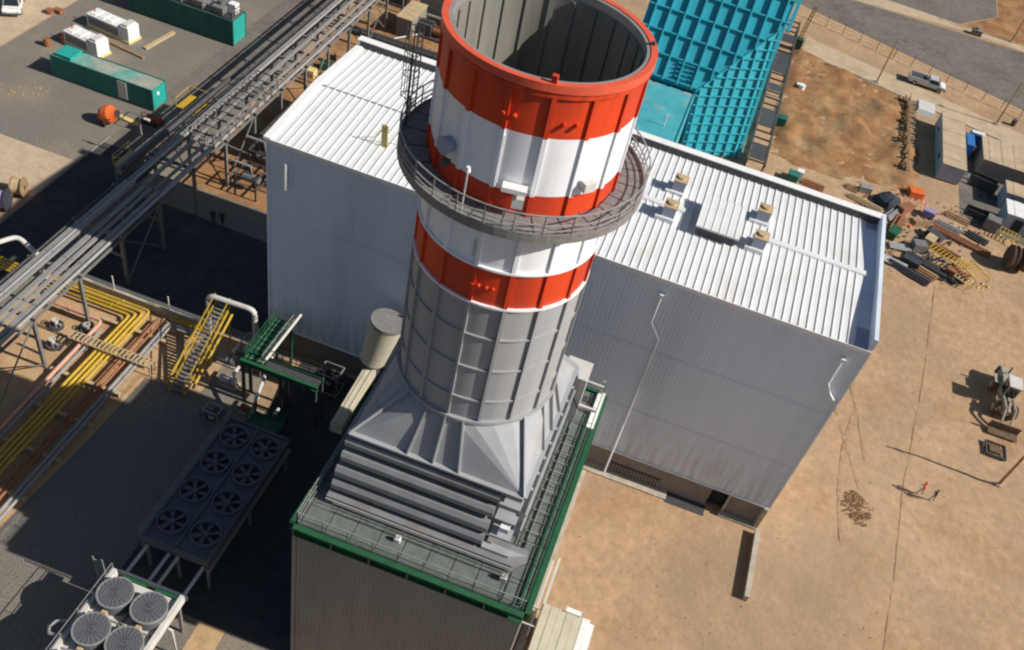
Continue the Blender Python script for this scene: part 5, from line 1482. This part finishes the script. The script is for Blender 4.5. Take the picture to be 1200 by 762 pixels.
# office cabin and timber rack
cab_ = thing('site_cabin', (64.8,79,0), 'long site cabin with beige flat roof and blue grey end wall near the road', 'cabin')
MB().box(63.4,66.6,71.2,87.0,.15,2.5).build('wall', M['cabin_and_shade_blue'], cab_)
for k in range(8): MB().box(63.3,66.7,71.1+k*2.0,73.06+k*2.0,2.5,2.6+.025*(k%2)).build('roof_panel', M['tan'] if False else M['pale_sand'], cab_)
for y in (74.2,82.5): 
    w_ = MB().box(63.34,63.42,y,y+1.6,1.0,2.0).build('window', M['white_trim'], cab_); MB().box(63.32,63.345,y+.1,y+1.5,1.1,1.9).build('pane', M['glass'], w_)
MB().box(64.4,65.3,71.14,71.2,.2,2.2).build('door', M['cabin_and_shade_blue'], cab_)
tr2 = thing('timber_fence', (59.3,81,0), 'tall rough timber rack standing left of the site cabin', 'timber rack')
for k in range(36):
    y = 70+k*.63
    MB().bar((58.9+rs.uniform(-.25,.25),y,0),(58.7+rs.uniform(-.4,.4),y+rs.uniform(-.2,.2),0.7+rs.uniform(0,.5)),.5,.12,up=(1,0,0)).build('plank', M['wood'] if k%4 else M['dark_steel'], tr2)
for z in (.5,1.1): MB().bar((59.15,69.8,z),(59.15,92.8,z),.1,.14).build('rail', M['wood'], tr2)
for k in range(26): MB().bar((59.3+rs.uniform(0,.3),70.3+k*.86,.15+rs.uniform(0,.4)),(60.3+rs.uniform(-.3,.5),70.5+k*.86,.12+rs.uniform(0,.3)),.3,.14).build('board', M['wood'] if k%3 else M['galv'], tr2)
o = thing('steel_sheet_stack', (61.6,91,0), 'pale metal sheets stacked at the far end of the timber rack', 'sheet stack')
for k in range(6): MB().box(60.2+k*.1,63.0+k*.06,88.6+k*.2,92.4+k*.1,k*.09,k*.09+.06).build('sheet', M['offwhite'], o)
# sheds at the right edge
def shed(x0, x1, y0, y1, h, roof_m, wall_m, label, n=8):
    o = thing('shed', ((x0+x1)/2,(y0+y1)/2,0), label, 'shed')
    MB().box(x0+.15,x1-.15,y0+.15,y1-.15,0,h-.02).build('wall', wall_m, o)
    wx = (x1-x0)/n
    for k in range(n): MB().box(x0+k*wx+.02,x0+(k+1)*wx-.02,y0,y1,h,h+.07+.03*(k%2)).build('roof_panel', roof_m, o)
    return o
sh1 = shed(69.2,82,76.0,83.2,2.6,M['pale_sand'],M['plinth'],'wide shed with flat beige roof at the right edge',14)
sh2 = shed(72.0,82,63.6,67.4,2.5,M['white'],M['cabin_and_shade_blue'],'shed with white roof and grey end wall at the right edge below the beige one',10)
MB().box(73.4,74.6,63.58,63.74,.3,2.0).build('doorway', M['dark_void'], sh2)
sh3 = shed(72.2,82,69.0,72.4,2.5,M['pale_sand'],M['cabin_and_shade_blue'],'narrow beige roofed shed between the beige and the white one at the right edge',10)
MB().cyl((73.6,68.98,1.4),(73.6,69.14,1.4),.5,None,16).build('round_opening', M['dark_void'], sh3)
o = thing('water_tank', (68.2,81.6,0), 'bright blue tank on legs at the corner of the beige shed', 'tank')
MB().box(67.2,68.3,79.6,83.2,.6,2.3).build('tank', M['blue'], o); MB().box(67.9,70.0,83.6,84.6,.6,2.2).build('tank', M['blue'], o)
for x in (67.3,68.2):
    for y in (79.8,83.0): MB().bar((x,y,0),(x,y,.6),.14).build('leg', M['galv'], o)
MB().box(68.0,69.9,83.7,84.5,2.2,2.4).build('lid', M['white'], o)
o = thing('steel_trough', (70.4,73.6,0), 'dark open steel trough between the site cabin and the sheds', 'trough')
for (p, q) in (((68.4,74.3,.8),(72.0,73.6,.8)),((68.3,72.9,.8),(71.9,72.2,.8))): MB().bar(p,q,.14,1.4).build('side_plate', M['dark_steel'], o)
MB().bar((68.4,73.6,.1),(72.0,72.9,.1),1.4,.16).build('floor_plate', M['dark_void'], o)
o = thing('steel_trough', (69.8,65.0,0), 'dark open steel trough lower down, in front of the white shed', 'trough')
for (p, q) in (((67.6,65.7,.5),(72.0,65.2,.5)),((67.5,64.5,.5),(71.9,64.0,.5))): MB().bar(p,q,.12,.9).build('side_plate', M['dark_steel'], o)
MB().bar((67.6,65.1,.08),(72,64.6,.08),1.2,.14).build('floor_plate', M['dark_void'], o)
heap('rubble', [(70,76,2),(71,72,2)], 'dark debris between the sheds', M['dark_steel'], 70, .1, .45)
# fence along the road, lamp posts
fe = thing('roadside_fence', (60,106,0), 'thin wire fence with slim posts between the sandy path and the road', 'fence')
a, b = Vector((41.5,110.6,0)), Vector((110,88.2,0))
for k in range(24):
    p = a.lerp(b, k/23); MB().bar(p, p+Vector((0,0,1.9)), .09).build('post', M['grey_steel'], fe)
for z in (.5,1.0,1.5,1.85): MB().bar(a+Vector((0,0,z)), b+Vector((0,0,z)), .025).build('wire', M['grey_steel'], fe)
def street_lamp(x, y, h, label, hd=1):
    o = thing('street_lamp', (x,y,0), label, 'street lamp', 'lamp posts along the road')
    MB().cyl((x,y,0),(x,y,h),.14,.08,8).build('pole', M['wood'], o, True)
    MB().bar((x,y,h-.1),(x+hd*1.3,y+.3,h+.1),.08).build('arm', M['galv'], o)
    MB().box(x+hd*1.2-.3,x+hd*1.2+.3,y+.15,y+.45,h+.02,h+.16).build('lamp_head', M['grey_steel'], o)
    MB().box(x-.3,x+.3,y-.3,y+.3,0,.2).build('base', M['concrete'], o)
street_lamp(54.0,94.9,7.2,'brown lamp post on the sandy path left of the grey pickup')
street_lamp(73.3,94.1,7.4,'brown lamp post on the sandy path right of the grey pickup')
street_lamp(77.8,128.9,9,'tall dark lamp post on the far verge in the top right corner',-1)
o = single(MB().box(70.3,72.0,126.4,127.6,0,1.0).cyl((71.0,127,1.0),(71.0,127,1.4),.35,None,12),'utility_box',M['plinth'],'brown utility box on the pale strip between the two roads','utility box')
single(MB().cyl((76.0,95.6,0),(76.0,95.6,1.0),.4,None,12),'drum',M['dark_steel'],'dark drum on the sandy path at the right edge','drum')
poly('far_verge', [(68.4,129.3),(80,129.0),(140,127.2),(140,180),(76.8,180),(76,139)], M['brown_dirt'], 0.012)

# behind the left end of the hall
o = thing('machine_shed', (-12.4,63.5,0), 'small block with pale tan lid behind the far left corner of the hall', 'shed')
MB().box(-13.4,-11.2,60.6,66.2,0,2.8).build('wall', M['plinth'], o)
for k in range(4): MB().box(-13.5,-11.1,60.5+k*1.45,61.9+k*1.45,2.8,2.9).build('roof_panel', M['tan'], o)
for x, y, lab in ((-9.5,63.5,'dark machine skid right of the tan lidded block'),(-15.5,69.5,'dark machine skid behind the tan lidded block')):
    o = thing('machine_skid', (x,y,0), lab, 'machine skid')
    MB().box(x-2,x+2,y-1.2,y+1.2,0,.3).build('base', M['dark_steel'], o); MB().box(x-1.6,x+.4,y-.9,y+.9,.3,1.9).build('housing', M['dark_steel'], o)
    MB().cyl((x+.5,y,1.0),(x+1.8,y,1.0),.6,None,14).build('motor', M['rust'], o, True)
    MB().tube([(x-.5,y,1.9),(x-.5,y,3.0),(x+1.5,y,3.0),(x+1.5,y,1.5)],.16,8).build('pipe', M['galv'], o, True)
pipe_thing('dark_pipe_run', [[(-21,57.4,.5),(8,57.9,.5)],[(-21,58.2,.5),(8,58.7,.5)]], .28, M['dark_steel'], 'dark pipes crossing the dirt behind the far left corner of the hall')
pipe_thing('grey_pipe_line', [[(-16,72,.6),(-6,68,.6)],[(-13,59,.4),(-8,66,.4)]], .14, M['galv'], 'thin grey pipes by the machine skids behind the hall')
for i, (x, y, m_, lab) in enumerate(((-18.2,44.4,'pale_yellow','yellowish crate on the dirt just right of the pipe rack'),(-17.2,47.0,'green_steel','dark green crate right of the pipe rack'),(-16.6,50.2,'wood','brown crate farther along the pipe rack'),(-15.4,45.6,'rust','rusty crate nearest the far left corner of the hall'))):
    scrap('box',x,y,.3*i,1.5,1.1,.9,M[m_],lab,'crate')
# structures between rack and hall, extra frames added to shade the plot
for x, y, h, lab in ((-9.6,21.6,3.2,'dark steel frame left of the hall at the back of the gravel patch'),(-12.6,19.6,2.6,'dark steel frame beside the pipe rack, nearest the shade of the hall'),(-12.8,23.0,3.6,'taller dark steel frame between the pipe rack and the electrical house'),(-3.6,20.4,3.0,'dark steel frame close to the far left corner of the hall'),(-3.4,26.2,3.4,'dark steel frame right of the electrical house')):
    o = thing('equipment_frame', (x,y,0), lab, 'equipment frame')
    for dx_ in (-1.2,1.2):
        for dy in (-1.4,1.4): MB().bar((x+dx_,y+dy,0),(x+dx_,y+dy,h),.16).build('post', M['dark_steel'], o)
    for zz in (h*.5,h):
        for dy in (-1.4,1.4): MB().bar((x-1.2,y+dy,zz),(x+1.2,y+dy,zz),.14).build('beam', M['dark_steel'], o)
        for dx_ in (-1.2,1.2): MB().bar((x+dx_,y-1.4,zz),(x+dx_,y+1.4,zz),.14).build('beam', M['dark_steel'], o)
    MB().cyl((x-.9,y,h*.5+.5),(x+.9,y,h*.5+.5),.45,None,14).build('vessel', M['grey_steel'], o, True)
    MB().tube([(x,y,h*.5+.9),(x,y,h+.6),(x-2.2,y,h+.6)],.12,8).build('pipe', M['galv'], o, True)
o = thing('electrical_house', (-10.5,31,0), 'dark flat roofed electrical house between the pipe rack and the left end of the hall', 'electrical house')
MB().box(-14,-7,24.5,37.5,0,3.9).build('wall', M['plinth'], o)
for k in range(6): MB().box(-14.2,-6.8,24.3+k*2.25,26.5+k*2.25,3.9,4.0+.03*(k%2)).build('roof_panel', M['dark_shade_asphalt'], o)
for k in range(3):
    u = MB().box(-12.6,-10.6,26+k*3.8,28+k*3.8,4.03,4.9).build('roof_unit', M['dark_steel'], o); MB().cyl((-11.6,27+k*3.8,4.9),(-11.6,27+k*3.8,5.1),.6,None,14).build('fan', M['fan_grey'], u)

# tyre tracks
track(arc(100,10,46,168,190,14),.35)
track([(63.5,46),(62,27),(60.3,12),(59.6,0),(58.6,-12),(56,-34)],.10)
track([(51.5,22),(53.5,17),(55,12),(56,9)],.3); track([(54,24),(55.5,18),(56.3,13)],.25)
# graded strip from the wheel loader to the hall corner
poly('graded_strip', [(52,27.2),(60,28.4),(66.5,30.0),(66.5,33),(60,31.2),(52.5,29.8)], M['gravel'], 0.10) if False else None
